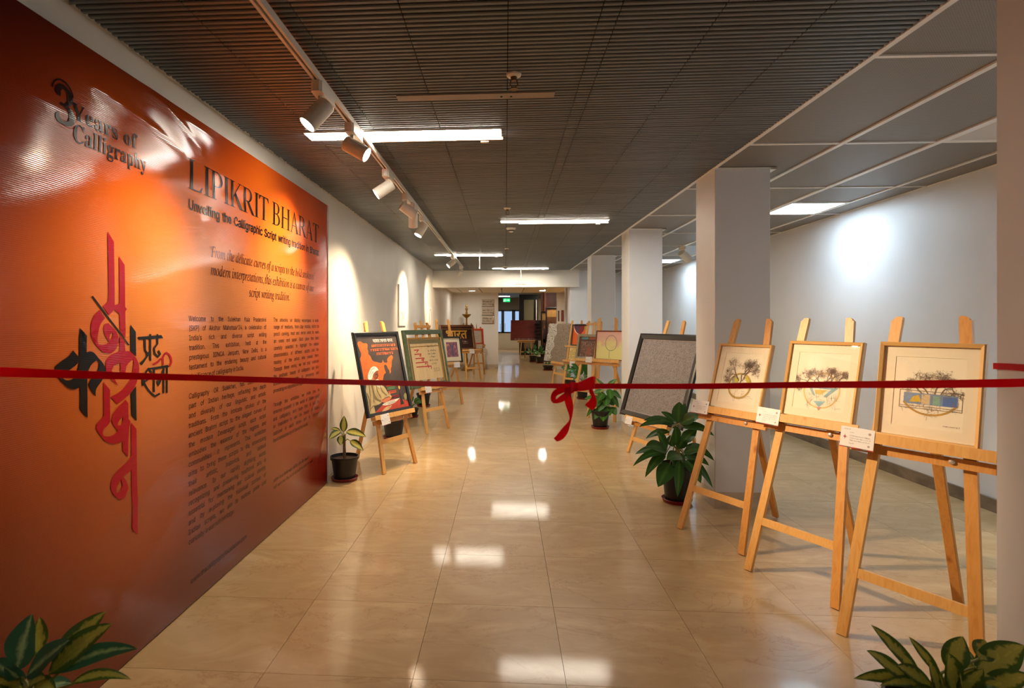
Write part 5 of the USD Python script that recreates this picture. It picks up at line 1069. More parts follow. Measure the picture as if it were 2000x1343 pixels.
for k, (nm, (cc, pts)) in enumerate(POST.items()):
    p = Polygon(soften(np.array(pts, float).reshape(-1, 2) / 1000 * [wi, hi] + [-wi / 2, fw], 2, 80)).buffer(0)
    art(t, "painted_" + nm.rstrip("1234"), [p], .0124 + .0001 * k, C_(cc))
for k, (cc, ww, pts) in enumerate(json.loads('[["7D6B45",9,[114,362,100,230,70,102]],["7D6B45",8,[168,378,185,270,162,139]],["8A774E",10,[277,355,283,265,341,181]],["8A774E",9,[361,351,400,259,485,200]],["7D6B45",8,[57,60,115,90,265,97]],["CDBB8C",10,[247,365,247,284,294,193]],["7D6B45",9,[36,260,63,189,42,35]],["D0BE90",9,[85,346,76,258,79,188]],["3A1C12",6,[308,484,345,487]],["5A2A1A",6,[360,489,368,464,342,455]],["5A2A1A",6,[303,439,341,443]],["B8B0A4",6,[305,390,321,321]],["B8B0A4",6,[358,397,371,319]],["B4ACA0",9,[169,494,236,552,313,573]],["B4ACA0",7,[175,458,224,502,279,528]],["E8D8B0",6,[579,167,560,227]],["6E5E3C",8,[363,142,439,166,532,174]],["A89E8C",5,[468,97,652,116]],["A89E8C",5,[481,82,663,97]],["5A1A14",6,[614,163,798,172]],["7A2E20",5,[548,233,743,236]]]')):
    art(t, "brush_line", [LineString(np.array(pts, float).reshape(-1, 2) / 1000 * [wi, hi] + [-wi / 2, fw]).buffer(ww / 2 * wi / 580)], .0143, C_(cc))
p = unpack(GL["bangla"][1]); bb = shapely.union_all(p).bounds
m = MB()
for g in p:
    m.flat(shift(stretch(shift(g, -bb[0], -bb[1]), .30 / (bb[2] - bb[0]), .034 / (bb[3] - bb[1]), origin=(0, 0)), -wi / 2 + .385 * wi, fw + .905 * hi), .0145)
part(t, "title_lettering", m, C_("E6E0D8"))
m = MB()
for x0, x1, zz in ((.33, .94, .845), (.29, .985, .79), (.42, .85, .735)):
    scribble(m, -wi / 2 + x0 * wi, fw + zz * hi, (x1 - x0) * wi, .024, .0145, rng=np.random.default_rng(int(zz * 100)), weight=.2)
    m.flat(rect(-wi / 2 + x0 * wi, fw + zz * hi + .021, -wi / 2 + x1 * wi, fw + zz * hi + .0245), .0146)
part(t, "verse_lettering", m, C_("D2683A"))
card(E, -.165, .44, .125, .105, "caption card on the scholar poster's easel", n=-.062, tilt=.06)

E = easel("easel with a three pronged top behind the green framed picture", -.862, 7.284, 60.8, 11.4, .58, kind="B", wt=.26, half=.3, zt=1.41, rear=(.05, .62))
t = thing("green_framed_picture", "parchment with red stepped strokes in a deep green and gold frame", "picture", on_easel(E, -.035, .582))
W, Hh = .838, .75
GOLD = plain("gold_bead", S(186, 142, 78), .35, metallic=.3)
frame(t, W, Hh, .055, .04, mottled("green_frame", S(66, 82, 54), S(88, 100, 68), (20, 20, 20), .4))
frame(t, W - .10, Hh - .10, .018, .034, GOLD, name="gold_bead", y0=-.003)
frame(t, W - .132, Hh - .132, .042, .026, plain("olive_slip", S(112, 102, 62), .45), name="olive_slip", y0=-.002)
frame(t, W - .212, Hh - .212, .008, .02, GOLD, name="gold_bead", y0=-.002)
sheet(t, W - .2, Hh - .2, mottled("parchment", S(204, 176, 130), S(214, 188, 142), (40, 3, 3), .6), -.012, .006, z0=.1)
wi, hi, z0 = W - .228, Hh - .228, .114
ST = [[118, 720, 273, 724, 188, 661], [242, 654, 250, 646], [112, 617, 337, 617, 309, 542], [268, 567, 307, 589], [124, 513, 421, 510, 364, 419], [316, 455, 370, 483, 356, 448], [107, 405, 514, 408, 493, 310], [414, 354, 459, 381, 457, 352], [110, 303, 624, 293, 611, 218], [533, 332, 531, 251], [115, 782, 121, 778]]
art(t, "red_strokes", [LineString(np.array(s_, float).reshape(-1, 2) / 1000 * [wi, hi] + [-wi / 2, z0]).buffer(.0065, cap_style=2) for s_ in ST], .0125, C_("B02024"))
m = MB()
for a, b, zz, hh in ((.6, .93, .8, .032), (.6, .9, .69, .026), (.58, .88, .61, .026), (.64, .84, .53, .026), (.6, .92, .44, .026), (.66, .84, .35, .03)):
    scribble(m, -wi / 2 + a * wi, z0 + zz * hi - .012, (b - a) * wi, hh, .0125, rng=np.random.default_rng(int(zz * 100)), weight=.18)
for k in range(3):
    scribble(m, -wi / 2 + .7 * wi, z0 + (.22 - .035 * k) * hi, .22 * wi, .011, .0125, rng=np.random.default_rng(k), weight=.18)
part(t, "black_verse", m, C_("3A3026"))
card(E, -.16, .505, .13, .11, "caption card on the green framed picture's easel", n=-.062)

E = easel("pine easel under the small purple print, before the gold lettered board", -.915, 9.574, 42.2, 10.3, .724, wt=.25, zt=1.47, half=.24)
t = thing("purple_print", "small purple print with wide cream mat in a black frame", "picture", on_easel(E, .131, .726))
W, Hh = .40, .458
frame(t, W, Hh, .025, .03, BLACK)
sheet(t, W - .03, Hh - .03, plain("cream_mat", S(222, 208, 180), .7), -.012, .006, z0=.015)
part(t, "print", MB().box((-.12, -.0135, .10), (.12, -.0125, .36)), swirl("purple_print_ink", [(.34, S(84, 62, 92)), (.46, S(150, 74, 84)), (.54, S(112, 84, 110)), (.64, S(206, 130, 110))], 14., 2.))
art(t, "print_figure", [Polygon([(-.02, .12), (.02, .12), (.015, .25), (.06, .33), (.04, .34), (0, .28), (-.04, .34), (-.06, .33), (-.015, .25)])], .0139, C_("5E5068"))
card(E, .16, .63, .125, .095, "caption card on the purple print's easel", n=-.062)

E = easel("farthest easel on the banner's side, under the gold lettered board", -.774, 13.985, 44.1, 10.1, .743, wt=.26, zt=1.40, half=.32)
t = thing("gold_lettered_board", "dark maroon board with large gold lettering in a brown frame", "picture", on_easel(E, -.386, .745))
W, Hh = 1.07, .628
frame(t, W, Hh, .05, .04, mottled("walnut_frame", S(96, 58, 34), S(124, 78, 48), (10, 10, 10), .4))
frame(t, W - .092, Hh - .092, .012, .028, GOLD, name="gold_bead", y0=-.004)
sheet(t, W - .08, Hh - .08, plain("maroon_velvet", S(46, 12, 14), .5), -.012, .006, z0=.04)
p = unpack(GL["bharat"][1]); bb = shapely.union_all(p).bounds
m = MB()
for g in p:
    m.prism(shift(stretch(shift(g, -bb[0], -bb[1]), .66 / (bb[2] - bb[0]), .2 / (bb[3] - bb[1]), origin=(0, 0)).buffer(.006), -.35, .29), .0125, .02, mat4(basis=((1, 0, 0), (0, 0, 1), (0, -1, 0))))
part(t, "gold_letters", m, plain("gold_letter", S(214, 164, 70), .35, metallic=.2))
m = MB(); scribble(m, .14, .2, .17, .035, .0126, rng=np.random.default_rng(2)); scribble(m, .14, .16, .17, .025, .0126, rng=np.random.default_rng(4)); part(t, "small_lettering", m, C_("C8B090"))
card(E, -.02, .64, .16, .12, "caption card under the gold lettered board", n=-.062)

# orange framed sheet by the far wall
E = easel("small easel by the end wall under the orange framed sheet", -.72, 15.6, 20, 9, .80, wt=.2, wf=.3, zt=1.3, half=.2, knob=False)
t = thing("orange_framed_sheet", "small white sheet in a bright orange frame by the end wall", "picture", on_easel(E, -.02, .802))
W, Hh = .38, .46
frame(t, W, Hh, .055, .03, plain("orange_frame", S(222, 84, 34), .4))
sheet(t, W - .1, Hh - .1, PAPER, -.012, .006, z0=.05)
m = MB()
for k in range(5):
    scribble(m, -.10, .32 - .05 * k, .18, .02, .0125, rng=np.random.default_rng(k), weight=.16)
part(t, "grey_lettering", m, plain("pencil_grey", S(120, 118, 122), .6))
card(E, .02, .69, .17, .13, "caption card under the orange framed sheet", n=-.062)

# dark red board on an easel in the far hall
E = easel("far easel in the hall under the dark red board", .80, 22.0, -6, 10, .735, wt=.25, zt=1.40, half=.35, knob=False)
t = thing("red_board", "large dark red board with grey leaf shapes, in the hall", "picture", on_easel(E, 0, .737))
W, Hh = 1.22, .80
sheet(t, W, Hh, mottled("oxblood_board", S(112, 38, 28), S(128, 48, 36), (3, 3, 14), .4), -.03, .03)
art(t, "grey_edge", [rect(.36, 0.0, W / 2, Hh)], .0306, C_("54443E"))
art(t, "leaf_shape", [shift(stretch(Point(0, 0).buffer(1, 5), .12, .045), .42 + .05 * (k % 2), .1 + .13 * k) for k in range(6)], .031, C_("3A2826"))
m = MB(); scribble(m, -.45, .03, .9, .05, .0307, rng=np.random.default_rng(1), weight=.2); part(t, "caption_lettering", m, C_("C8B8B4"))

# ------------------------------------------------------------------ plants
G5 = json.loads('{"p4":[[[1.316,4.391,0.641],[1.324,4.402,0.736],[1.333,4.412,0.798],0.114],[[1.301,4.39,0.648],[1.246,4.397,0.698],[1.191,4.404,0.721],0.061],[[1.287,4.389,0.634],[1.164,4.356,0.689],[1.042,4.324,0.668],0.07],[[1.272,4.388,0.626],[1.133,4.329,0.687],[0.994,4.271,0.627],0.061],[[1.316,4.391,0.641],[1.353,4.418,0.729],[1.39,4.446,0.783],0.061],[[1.338,4.392,0.634],[1.404,4.336,0.703],[1.47,4.28,0.715],0.105],[[1.345,4.393,0.605],[1.446,4.339,0.654],[1.548,4.285,0.563],0.079],[[1.301,4.39,0.488],[1.286,4.349,0.561],[1.27,4.308,0.634],0.096],[[1.25,4.387,0.568],[1.166,4.407,0.584],[1.081,4.426,0.507],0.061],[[1.229,4.386,0.43],[1.179,4.332,0.521],[1.129,4.279,0.591],0.114],[[1.229,4.386,0.43],[1.13,4.304,0.487],[1.032,4.223,0.492],0.122],[[1.2,4.384,0.437],[1.1,4.403,0.455],[1.0,4.421,0.389],0.061],[[1.229,4.386,0.401],[1.088,4.327,0.46],[0.948,4.268,0.332],0.061],[[1.221,4.385,0.393],[1.131,4.329,0.399],[1.04,4.274,0.25],0.079],[[1.258,4.387,0.328],[1.19,4.308,0.285],[1.123,4.229,0.193],0.14],[[1.338,4.392,0.386],[1.255,4.287,0.423],[1.172,4.182,0.406],0.105],[[1.33,4.392,0.357],[1.294,4.299,0.273],[1.257,4.207,0.129],0.083],[[1.359,4.394,0.415],[1.42,4.322,0.468],[1.48,4.251,0.464],0.105],[[1.374,4.395,0.459],[1.461,4.34,0.485],[1.548,4.285,0.379],0.079],[[1.359,4.394,0.386],[1.429,4.323,0.419],[1.498,4.252,0.351],0.087],[[1.381,4.395,0.357],[1.41,4.322,0.331],[1.438,4.248,0.221],0.114],[[1.389,4.396,0.357],[1.463,4.34,0.345],[1.537,4.285,0.177],0.07],[[1.316,4.391,0.444],[1.353,4.418,0.49],[1.39,4.446,0.536],0.096],[[1.272,4.388,0.459],[1.277,4.429,0.495],[1.281,4.469,0.53],0.087],[[1.345,4.393,0.488],[1.403,4.396,0.555],[1.461,4.4,0.59],0.096],[[1.316,4.391,0.386],[1.361,4.444,0.355],[1.406,4.497,0.243],0.105],[[1.25,4.387,0.372],[1.298,4.44,0.335],[1.346,4.493,0.214],0.096]],"p1":[[[-1.45,4.979,0.424],[-1.447,4.979,0.497],[-1.445,4.979,0.57],0.078],[[-1.426,4.981,0.426],[-1.327,4.947,0.435],[-1.229,4.913,0.394],0.083],[[-1.481,4.977,0.428],[-1.52,4.935,0.419],[-1.558,4.892,0.371],0.078],[[-1.478,4.977,0.426],[-1.534,5.014,0.448],[-1.589,5.05,0.442],0.04],[[-1.476,4.977,0.392],[-1.464,4.943,0.357],[-1.453,4.909,0.314],0.075],[[-1.392,4.983,0.345],[-1.326,4.962,0.321],[-1.26,4.941,0.265],0.075]],"p9":[[[-1.387,1.516,0.416],[-1.372,1.527,0.493],[-1.358,1.538,0.565],0.11],[[-1.322,1.52,0.455],[-1.362,1.568,0.484],[-1.403,1.615,0.514],0.057],[[-1.357,1.518,0.4],[-1.265,1.484,0.48],[-1.173,1.449,0.546],0.077],[[-1.286,1.523,0.414],[-1.238,1.566,0.495],[-1.19,1.609,0.541],0.087],[[-1.295,1.522,0.407],[-1.204,1.528,0.495],[-1.114,1.533,0.547],0.084],[[-1.272,1.523,0.409],[-1.15,1.521,0.489],[-1.029,1.519,0.487],0.057],[[-1.23,1.526,0.377],[-1.145,1.531,0.425],[-1.06,1.537,0.388],0.033],[[-1.398,1.515,0.397],[-1.436,1.523,0.419],[-1.474,1.531,0.432],0.054],[[-1.41,1.515,0.365],[-1.416,1.489,0.408],[-1.421,1.464,0.433],0.043],[[-1.364,1.518,0.365],[-1.36,1.468,0.414],[-1.356,1.418,0.438],0.043],[[-1.304,1.521,0.364],[-1.286,1.548,0.368],[-1.269,1.574,0.345],0.043],[[-1.352,1.518,0.367],[-1.287,1.472,0.429],[-1.222,1.426,0.454],0.043],[[-1.364,1.518,0.374],[-1.384,1.506,0.414],[-1.404,1.495,0.437],0.04],[[-1.341,1.519,0.351],[-1.259,1.464,0.431],[-1.176,1.409,0.426],0.054],[[-1.387,1.516,0.347],[-1.378,1.467,0.396],[-1.369,1.417,0.4],0.054]],"p10":[[[1.288,1.834,0.299],[1.227,1.855,0.383],[1.166,1.877,0.437],0.052],[[1.254,1.832,0.282],[1.18,1.817,0.354],[1.107,1.803,0.396],0.052],[[1.294,1.835,0.282],[1.181,1.817,0.323],[1.067,1.8,0.309],0.046],[[1.345,1.838,0.31],[1.32,1.866,0.356],[1.294,1.895,0.394],0.038],[[1.374,1.84,0.322],[1.409,1.857,0.372],[1.444,1.874,0.411],0.08],[[1.46,1.845,0.327],[1.474,1.886,0.34],[1.488,1.927,0.353],0.028],[[1.471,1.846,0.356],[1.501,1.873,0.372],[1.531,1.9,0.388],0.068],[[1.465,1.845,0.305],[1.538,1.85,0.373],[1.611,1.855,0.399],0.1],[[1.483,1.846,0.259],[1.52,1.809,0.324],[1.557,1.771,0.355],0.072],[[1.308,1.836,0.267],[1.208,1.789,0.33],[1.107,1.743,0.325],0.036],[[1.345,1.838,0.259],[1.317,1.821,0.32],[1.289,1.804,0.374],0.056],[[1.394,1.841,0.259],[1.376,1.83,0.326],[1.358,1.819,0.388],0.084],[[1.437,1.844,0.259],[1.453,1.865,0.304],[1.47,1.886,0.35],0.064],[[1.408,1.842,0.253],[1.42,1.812,0.315],[1.432,1.783,0.364],0.056],[[1.328,1.837,0.259],[1.254,1.807,0.33],[1.179,1.777,0.369],0.06],[[1.365,1.839,0.244],[1.317,1.786,0.308],[1.269,1.733,0.373],0.06],[[1.423,1.843,0.244],[1.375,1.79,0.308],[1.328,1.737,0.373],0.064],[[1.351,1.838,0.236],[1.252,1.772,0.301],[1.152,1.705,0.316],0.056],[[1.451,1.844,0.236],[1.461,1.785,0.294],[1.471,1.726,0.31],0.064]],"p5":[[[1.345,7.649,0.544],[1.28,7.695,0.604],[1.214,7.741,0.665],0.044],[[1.362,7.65,0.544],[1.427,7.654,0.608],[1.492,7.658,0.654],0.074],[[1.394,7.652,0.519],[1.389,7.577,0.46],[1.383,7.501,0.401],0.113],[[1.321,7.648,0.495],[1.243,7.643,0.49],[1.166,7.638,0.454],0.083],[[1.321,7.648,0.47],[1.272,7.595,0.431],[1.223,7.541,0.374],0.113],[[1.427,7.654,0.487],[1.493,7.684,0.452],[1.56,7.713,0.382],0.093],[[1.337,7.649,0.364],[1.264,7.644,0.351],[1.19,7.64,0.307],0.098],[[1.305,7.647,0.274],[1.236,7.567,0.23],[1.167,7.488,0.136],0.123],[[1.305,7.647,0.258],[1.289,7.546,0.187],[1.274,7.444,0.117],0.142],[[1.354,7.65,0.29],[1.364,7.575,0.237],[1.375,7.501,0.184],0.113],[[1.403,7.653,0.274],[1.434,7.605,0.236],[1.465,7.557,0.184],0.123],[[1.248,7.643,0.405],[1.161,7.688,0.41],[1.074,7.732,0.375],0.078],[[1.215,7.641,0.315],[1.157,7.688,0.245],[1.099,7.734,0.127],0.069],[[1.419,7.654,0.438],[1.468,7.657,0.372],[1.517,7.66,0.266],0.088],[[1.354,7.65,0.438],[1.339,7.589,0.369],[1.324,7.528,0.3],0.123],[[1.256,7.644,0.389],[1.211,7.591,0.343],[1.167,7.538,0.281],0.113],[[1.37,7.651,0.38],[1.415,7.654,0.352],[1.46,7.656,0.299],0.118],[[1.313,7.647,0.364],[1.272,7.595,0.308],[1.231,7.542,0.232],0.118],[[1.378,7.651,0.331],[1.354,7.7,0.374],[1.33,7.748,0.417],0.108]],"rib":[[-1.485,1.43,1.272,0.0249],[-1.37,1.447,1.268,0.0264],[-1.267,1.464,1.263,0.0217],[-1.114,1.493,1.256,0.0177],[-0.899,1.527,1.248,0.0144],[-0.707,1.559,1.24,0.0131],[-0.495,1.592,1.232,0.0125],[-0.278,1.626,1.225,0.0119],[-0.056,1.655,1.219,0.0113],[0.14,1.677,1.215,0.0106],[0.209,1.683,1.214,0.0121],[0.293,1.697,1.213,0.0122],[0.572,1.729,1.211,0.0131],[0.855,1.762,1.213,0.0155],[1.113,1.793,1.213,0.0188],[1.276,1.813,1.213,0.022],[1.506,1.843,1.214,0.0246],[1.583,1.851,1.215,0.0264],[1.622,1.87,1.214,0.0274],[1.624,1.773,1.226,0.0281],[1.626,1.673,1.238,0.0286]],"bow":[[[0.2,1.676,1.211,0.003,0.0002,-0.0106],[0.177,1.669,1.209,0.0045,0.0003,-0.009],[0.154,1.658,1.201,0.006,0.0004,-0.0075],[0.139,1.647,1.187,0.0074,0.0005,-0.0015],[0.14,1.642,1.176,0.0059,0.0004,0.0044],[0.156,1.648,1.177,-0.003,-0.0002,0.0074],[0.172,1.659,1.186,-0.0045,-0.0003,0.0075],[0.197,1.671,1.206,-0.0045,-0.0003,0.009]],[[0.197,1.676,1.21,0.003,0.0002,-0.0091],[0.215,1.672,1.215,0.003,0.0002,-0.0105],[0.237,1.668,1.221,0.003,0.0002,-0.015],[0.255,1.664,1.227,0.0015,0.0001,-0.0179],[0.263,1.675,1.224,-0.0015,-0.0001,-0.0166],[0.258,1.684,1.217,0.0,0.0,-0.0121],[0.232,1.688,1.209,0.0,0.0,-0.0091],[0.205,1.686,1.207,0.0,0.0,-0.0076]],[[0.187,1.667,1.209,0.012,0.0008,-0.003],[0.182,1.663,1.189,0.0105,0.0007,0.0015],[0.187,1.661,1.162,0.0105,0.0007,0.003],[0.191,1.66,1.138,0.006,0.0004,0.003],[0.188,1.66,1.114,0.003,0.0002,-0.0015],[0.176,1.658,1.091,0.0075,0.0005,-0.006],[0.16,1.656,1.07,0.0075,0.0005,-0.0075],[0.145,1.654,1.06,0.0045,0.0003,-0.0045]],[[0.252,1.674,1.206,0.0045,0.0003,-0.0015],[0.255,1.671,1.191,0.0075,0.0005,-0.003],[0.259,1.669,1.179,0.0075,0.0005,-0.006],[0.253,1.666,1.165,0.012,0.0007,-0.006],[0.243,1.663,1.153,0.0104,0.0007,-0.0075]],[[0.19,1.663,1.219,-0.0015,-0.0001,-0.012],[0.198,1.66,1.215,-0.0015,-0.0001,-0.0135],[0.211,1.664,1.214,0.0,0.0,-0.012]]],"tail":[[1.62,1.979,1.258,0.0,0.0,-0.0102],[1.621,1.923,1.26,0.0,0.0,-0.0103],[1.622,1.87,1.261,0.0,0.0,-0.0106],[1.624,1.773,1.264,0.0,0.0,-0.0106],[1.626,1.673,1.267,0.0,0.0,-0.0107]]}')
POTM = plain("black_pot", S(22, 20, 20), .38)
REDS = plain("red_saucer", S(126, 26, 24), .4)
SOIL = mottled("soil", S(56, 38, 28), S(92, 62, 44), (60, 60, 60), .9)
STEM = plain("stem_green", S(150, 150, 84), .5)
TRUNK = mottled("stem_brown", S(92, 68, 48), S(122, 92, 62), (30, 30, 30), .7)
DARKLEAF = leafmat("deep_green_leaf", S(52, 92, 36), S(74, 116, 46), .04, .12)
LILY = leafmat("lily_leaf", S(58, 104, 36), S(80, 126, 46), .05, .12)
VARIEG = leafmat("yellow_green_leaf", S(58, 78, 30), S(196, 190, 96), .20, .16, 60.)
SPECK = leafmat("speckled_leaf", S(74, 106, 38), S(184, 184, 86), .20, .50, 60.)
SPECK2 = leafmat("pale_rib_leaf", S(58, 108, 80), S(146, 176, 122), .04, .30, 50.)


def blade(b, c, t, w, fold=.18, seg=10, twist=0., tilt=None, shape=.0):
    """One leaf along b-c-t; uv runs along and across it."""
    b, c, t = (np.asarray(a, float) for a in (b, c, t))
    u = np.linspace(0, 1, seg + 1)
    P = (1 - u)[:, None] ** 2 * b + 2 * (u * (1 - u))[:, None] * c + u[:, None] ** 2 * t
    T = np.gradient(P, axis=0); T /= np.linalg.norm(T, axis=1, keepdims=True)
    hint = np.array([0., -.75, .66]) if tilt is None else np.asarray(tilt, float)
    side = np.cross(T, hint); side /= np.linalg.norm(side, axis=1, keepdims=True) + 1e-9
    nrm = np.cross(side, T)
    prof = np.sin(np.pi * u ** .82) ** .8 * (1 - .15 * u); prof[0] = .10; prof[-1] = .0
    if shape:
        prof = np.where(u < .12, .10, prof)
    a = twist * u
    V, UV = [], []
    for s in (-1, -.55, 0, .55, 1):
        wave = .05 * np.sin(9 * u + 2 * s) * abs(s)
        V.append(P + (side * np.cos(a)[:, None] + nrm * np.sin(a)[:, None]) * (prof * s * w / 2)[:, None] + nrm * ((abs(s) * fold + wave) * prof * w / 2)[:, None])
        UV.append(np.c_[u, np.full(seg + 1, .5 + s / 2)])
    V, UV = np.array(V).reshape(-1, 3), np.array(UV).reshape(-1, 2)
    i, j = np.meshgrid(np.arange(4), np.arange(seg), indexing="ij"); k = seg + 1
    q = np.stack([i * k + j, (i + 1) * k + j, (i + 1) * k + j + 1, i * k + j + 1], -1).reshape(-1, 4)
    return (V, q), UV


def pot(t, r, h, saucer=True, soil=True):
    part(t, "pot", MB().lathe([(r * .70, .012), (r * .74, .014), (r * .93, h * .86), (r, h * .87), (r * 1.02, h * .9), (r * 1.02, h), (r * .95, h), (r * .93, h * .9), (r * .9, h * .88)], 28), POTM, smooth=40)
    part(t, "pot_base", MB().lathe([(0, .0125), (r * .70, .0125)], 20), POTM)
    if saucer:
        part(t, "saucer", MB().lathe([(0, .0), (r * .86, 0), (r * .98, .028), (r * .95, .03), (r * .84, .008), (0, .008)], 28), REDS, smooth=40)
    if soil:
        part(t, "soil", MB().lathe([(r * .905, h * .87), (r * .5, h * .885), (0, h * .895)], 20), SOIL)


def put_leaves(t, base, leaves, m, petiole=None, seg=10, **kw):
    for k, (b, c, tp, w) in enumerate(leaves):
        mesh, uv = blade(np.array(b) - base, np.array(c) - base, np.array(tp) - base, w, seg=seg, **kw)
        lf = part(t, "leaf", mesh, m[k % len(m)] if isinstance(m, list) else m, smooth=True, uv=uv)
        if petiole is not None:
            p0 = np.array(petiole) if np.ndim(petiole) == 1 else np.array(petiole[min(len(petiole) - 1, k * len(petiole) // len(leaves))])
            b = np.array(b) - base
            part(lf, "leaf_stalk", MB().tube([p0, (p0 + b) / 2 + [0, 0, .02], b + (np.array(tp) - base - b) * .06], [.006, .005, .003], 6), STEM)


def rosette(n, r, h, w, seed, base_z, droop=.5, el=(20, 80)):
    g = np.random.default_rng(seed); out = []
    for k in range(n):
        az = 2 * math.pi * (k * .382 + g.uniform(-.05, .05)); e = math.radians(g.uniform(*el)); L = r * g.uniform(.75, 1.1)
        d = np.array([math.cos(az) * math.cos(e), math.sin(az) * math.cos(e), math.sin(e)])
        b = np.array([0, 0, base_z]) + d * L * .35
        tp = b + d * L * .75; c = (b + tp) / 2 + [0, 0, .2 * L]
        tp = tp - [0, 0, droop * L * math.cos(e) * .6]
        out.append((b, c, tp, w * g.uniform(.8, 1.15)))
    return out


def plant(label, loc, r, h, leaves, m, stalk_from, stem=None, group=None, local=False, stalks=True, **kw):
    t = thing("potted_plant", label, "potted plant", mat4(loc), group)
    pot(t, r, h)
    base = np.zeros(3) if local else np.array(loc, float)
    if stem is not None:
        part(t, "stem", MB().tube(np.array(stem, float) - base, np.linspace(.016, .009, len(stem)), 8), TRUNK)
    put_leaves(t, base, leaves, m, stalk_from if stalks else None, **kw)
    return t


zp = .22
plant("tall leafy green plant in a black pot at the foot of the column", (1.345, 4.52, 0), .12, .30, G5["p4"], DARKLEAF, [(0, 0, .66), (0, 0, .6), (0, 0, .5), (0, 0, .42), (0, 0, .40)],
      stem=[(1.345, 4.52, .26), (1.35, 4.52, .45), (1.345, 4.52, .70)])
plant("young plant with yellow green leaves by the banner's end", (-1.437, 4.965, 0), .125, .215, G5["p1"], VARIEG, [(0.0, 0.0, .34)], stem=[(-1.437, 4.965, .18), (-1.44, 4.965, .30), (-1.437, 4.965, .40)], fold=.25)
plant("broad leaved plant half seen at the foot of the banner, cut by the frame", (-1.33, 1.52, 0), .13, .24, G5["p9"], [SPECK2, SPECK, SPECK2, SPECK, SPECK], (0, 0, .30))
plant("speckled leafed plant before the ribboned column, cut by the frame", (1.33, 1.86, 0), .12, .20, G5["p10"], SPECK, (0, 0, .24))
plant("bushy green plant in a black pot beside the huge script sheet", (1.265, 7.62, 0), .125, .24, G5["p5"], LILY, [(0, 0, .48), (0, 0, .42), (0, 0, .34)])
L_ = lambda *a, **k: rosette(*a, **k)
plant("dark leafy plant in a pot behind the scholar poster's easel", (-1.36, 6.80, 0), .135, .23, L_(9, .26, .2, .08, 1, .26), DARKLEAF, (0, 0, .24), local=True)
plant("small plant on a red saucer between the poster and the green frame", (-1.40, 8.35, 0), .11, .13, L_(7, .22, .2, .07, 2, .16, el=(10, 50)), LILY, (0, 0, .14), local=True)
plant("dark potted plant behind the green framed picture's easel", (-1.38, 9.45, 0), .12, .22, L_(9, .20, .2, .07, 3, .26, el=(0, 60)), LILY, (0, 0, .24), local=True)
plant("leafy plant behind the brown picture's easel", (1.44, 10.55, 0), .13, .26, L_(13, .42, .3, .10, 4, .34, el=(0, 85)), LILY, (0, 0, .28), local=True)
plant("green plant low behind the orange picture's easel", (1.36, 12.0, 0), .13, .26, L_(10, .30, .3, .09, 9, .30, el=(0, 70)), LILY, (0, 0, .28), local=True)
plant("dark plant beside the speckled board, in the far hall", (1.22, 19.9, 0), .14, .22, L_(11, .34, .3, .08, 5, .26, el=(10, 80)), LILY, (0, 0, .3), local=True)
plant("dark plant left of the tall dark paintings, in the far hall", (1.0, 20.5, 0), .14, .22, L_(10, .36, .3, .08, 6, .26, el=(0, 75)), DARKLEAF, (0, 0, .3), local=True)
plant("plant in a red saucer under the speckled board", (1.27, 16.9, 0), .16, .14, L_(5, .12, .1, .05, 8, .16, el=(10, 60)), DARKLEAF, (0, 0, .14), local=True)

# ------------------------------------------------------------------ ribbon
SATIN = keep("red_satin", lambda p: usdkit.material(stage, p, {"p": ("principled_bsdf", {"base_color": S(228, 8, 48), "roughness": .32}), "t": ("translucent_bsdf", {"color": S(246, 14, 60)}), "x": ("mix_closure", {"fac": .6})},
             [("p.BSDF", "x.closure1"), ("t.BSDF", "x.closure2")], surface="x.closure"))


def band(mb, c, hv, th=.0007):
    """A ribbon through centres c with half-width vectors hv."""
    c, hv = np.asarray(c, float), np.asarray(hv, float)
    t = np.gradient(c, axis=0); n = np.cross(t, hv); n /= np.linalg.norm(n, axis=1, keepdims=True) + 1e-12
    ring = np.stack([c - hv - n * th, c + hv - n * th, c + hv + n * th, c - hv + n * th], 1)
    k = len(c); i, j = np.meshgrid(np.arange(k - 1), np.arange(4), indexing="ij")
    q = np.stack([i * 4 + j, i * 4 + (j + 1) % 4, (i + 1) * 4 + (j + 1) % 4, (i + 1) * 4 + j], -1).reshape(-1, 4)
    mb.add(ring.reshape(-1, 3), np.vstack([q, [[0, 3, 2, 1]], [[4 * k - 4, 4 * k - 3, 4 * k - 2, 4 * k - 1]]]))
    return mb


def smooth_path(a, n):
    from scipy.interpolate import CubicSpline
    a = np.asarray(a, float); u = np.r_[0, np.cumsum(np.linalg.norm(np.diff(a[:, :3], axis=0), axis=1) + 1e-6)]
    return CubicSpline(u, a)(np.linspace(0, u[-1], n))


rb = thing("inauguration_ribbon", "red satin ribbon stretched across the corridor and tied in a bow", "ribbon")
p = smooth_path(G5["rib"], 90)
full = .026
cosw = np.clip(p[:, 3] / full, .2, 1); tiltv = np.c_[np.zeros(90), np.sqrt(1 - cosw ** 2), cosw] * full / 2
part(rb, "band", band(MB(), p[:, :3], tiltv), SATIN, smooth=60)
for k, nm in enumerate(("bow_loop", "bow_loop", "bow_tail", "bow_tail", "knot")):
    a = smooth_path(G5["bow"][k], 26)
    part(rb, nm, band(MB(), a[:, :3], a[:, 3:]), SATIN, smooth=60)
a = np.array(G5["tail"])
part(rb, "column_loop", band(MB(), a[:, :3], a[:, 3:]), SATIN)

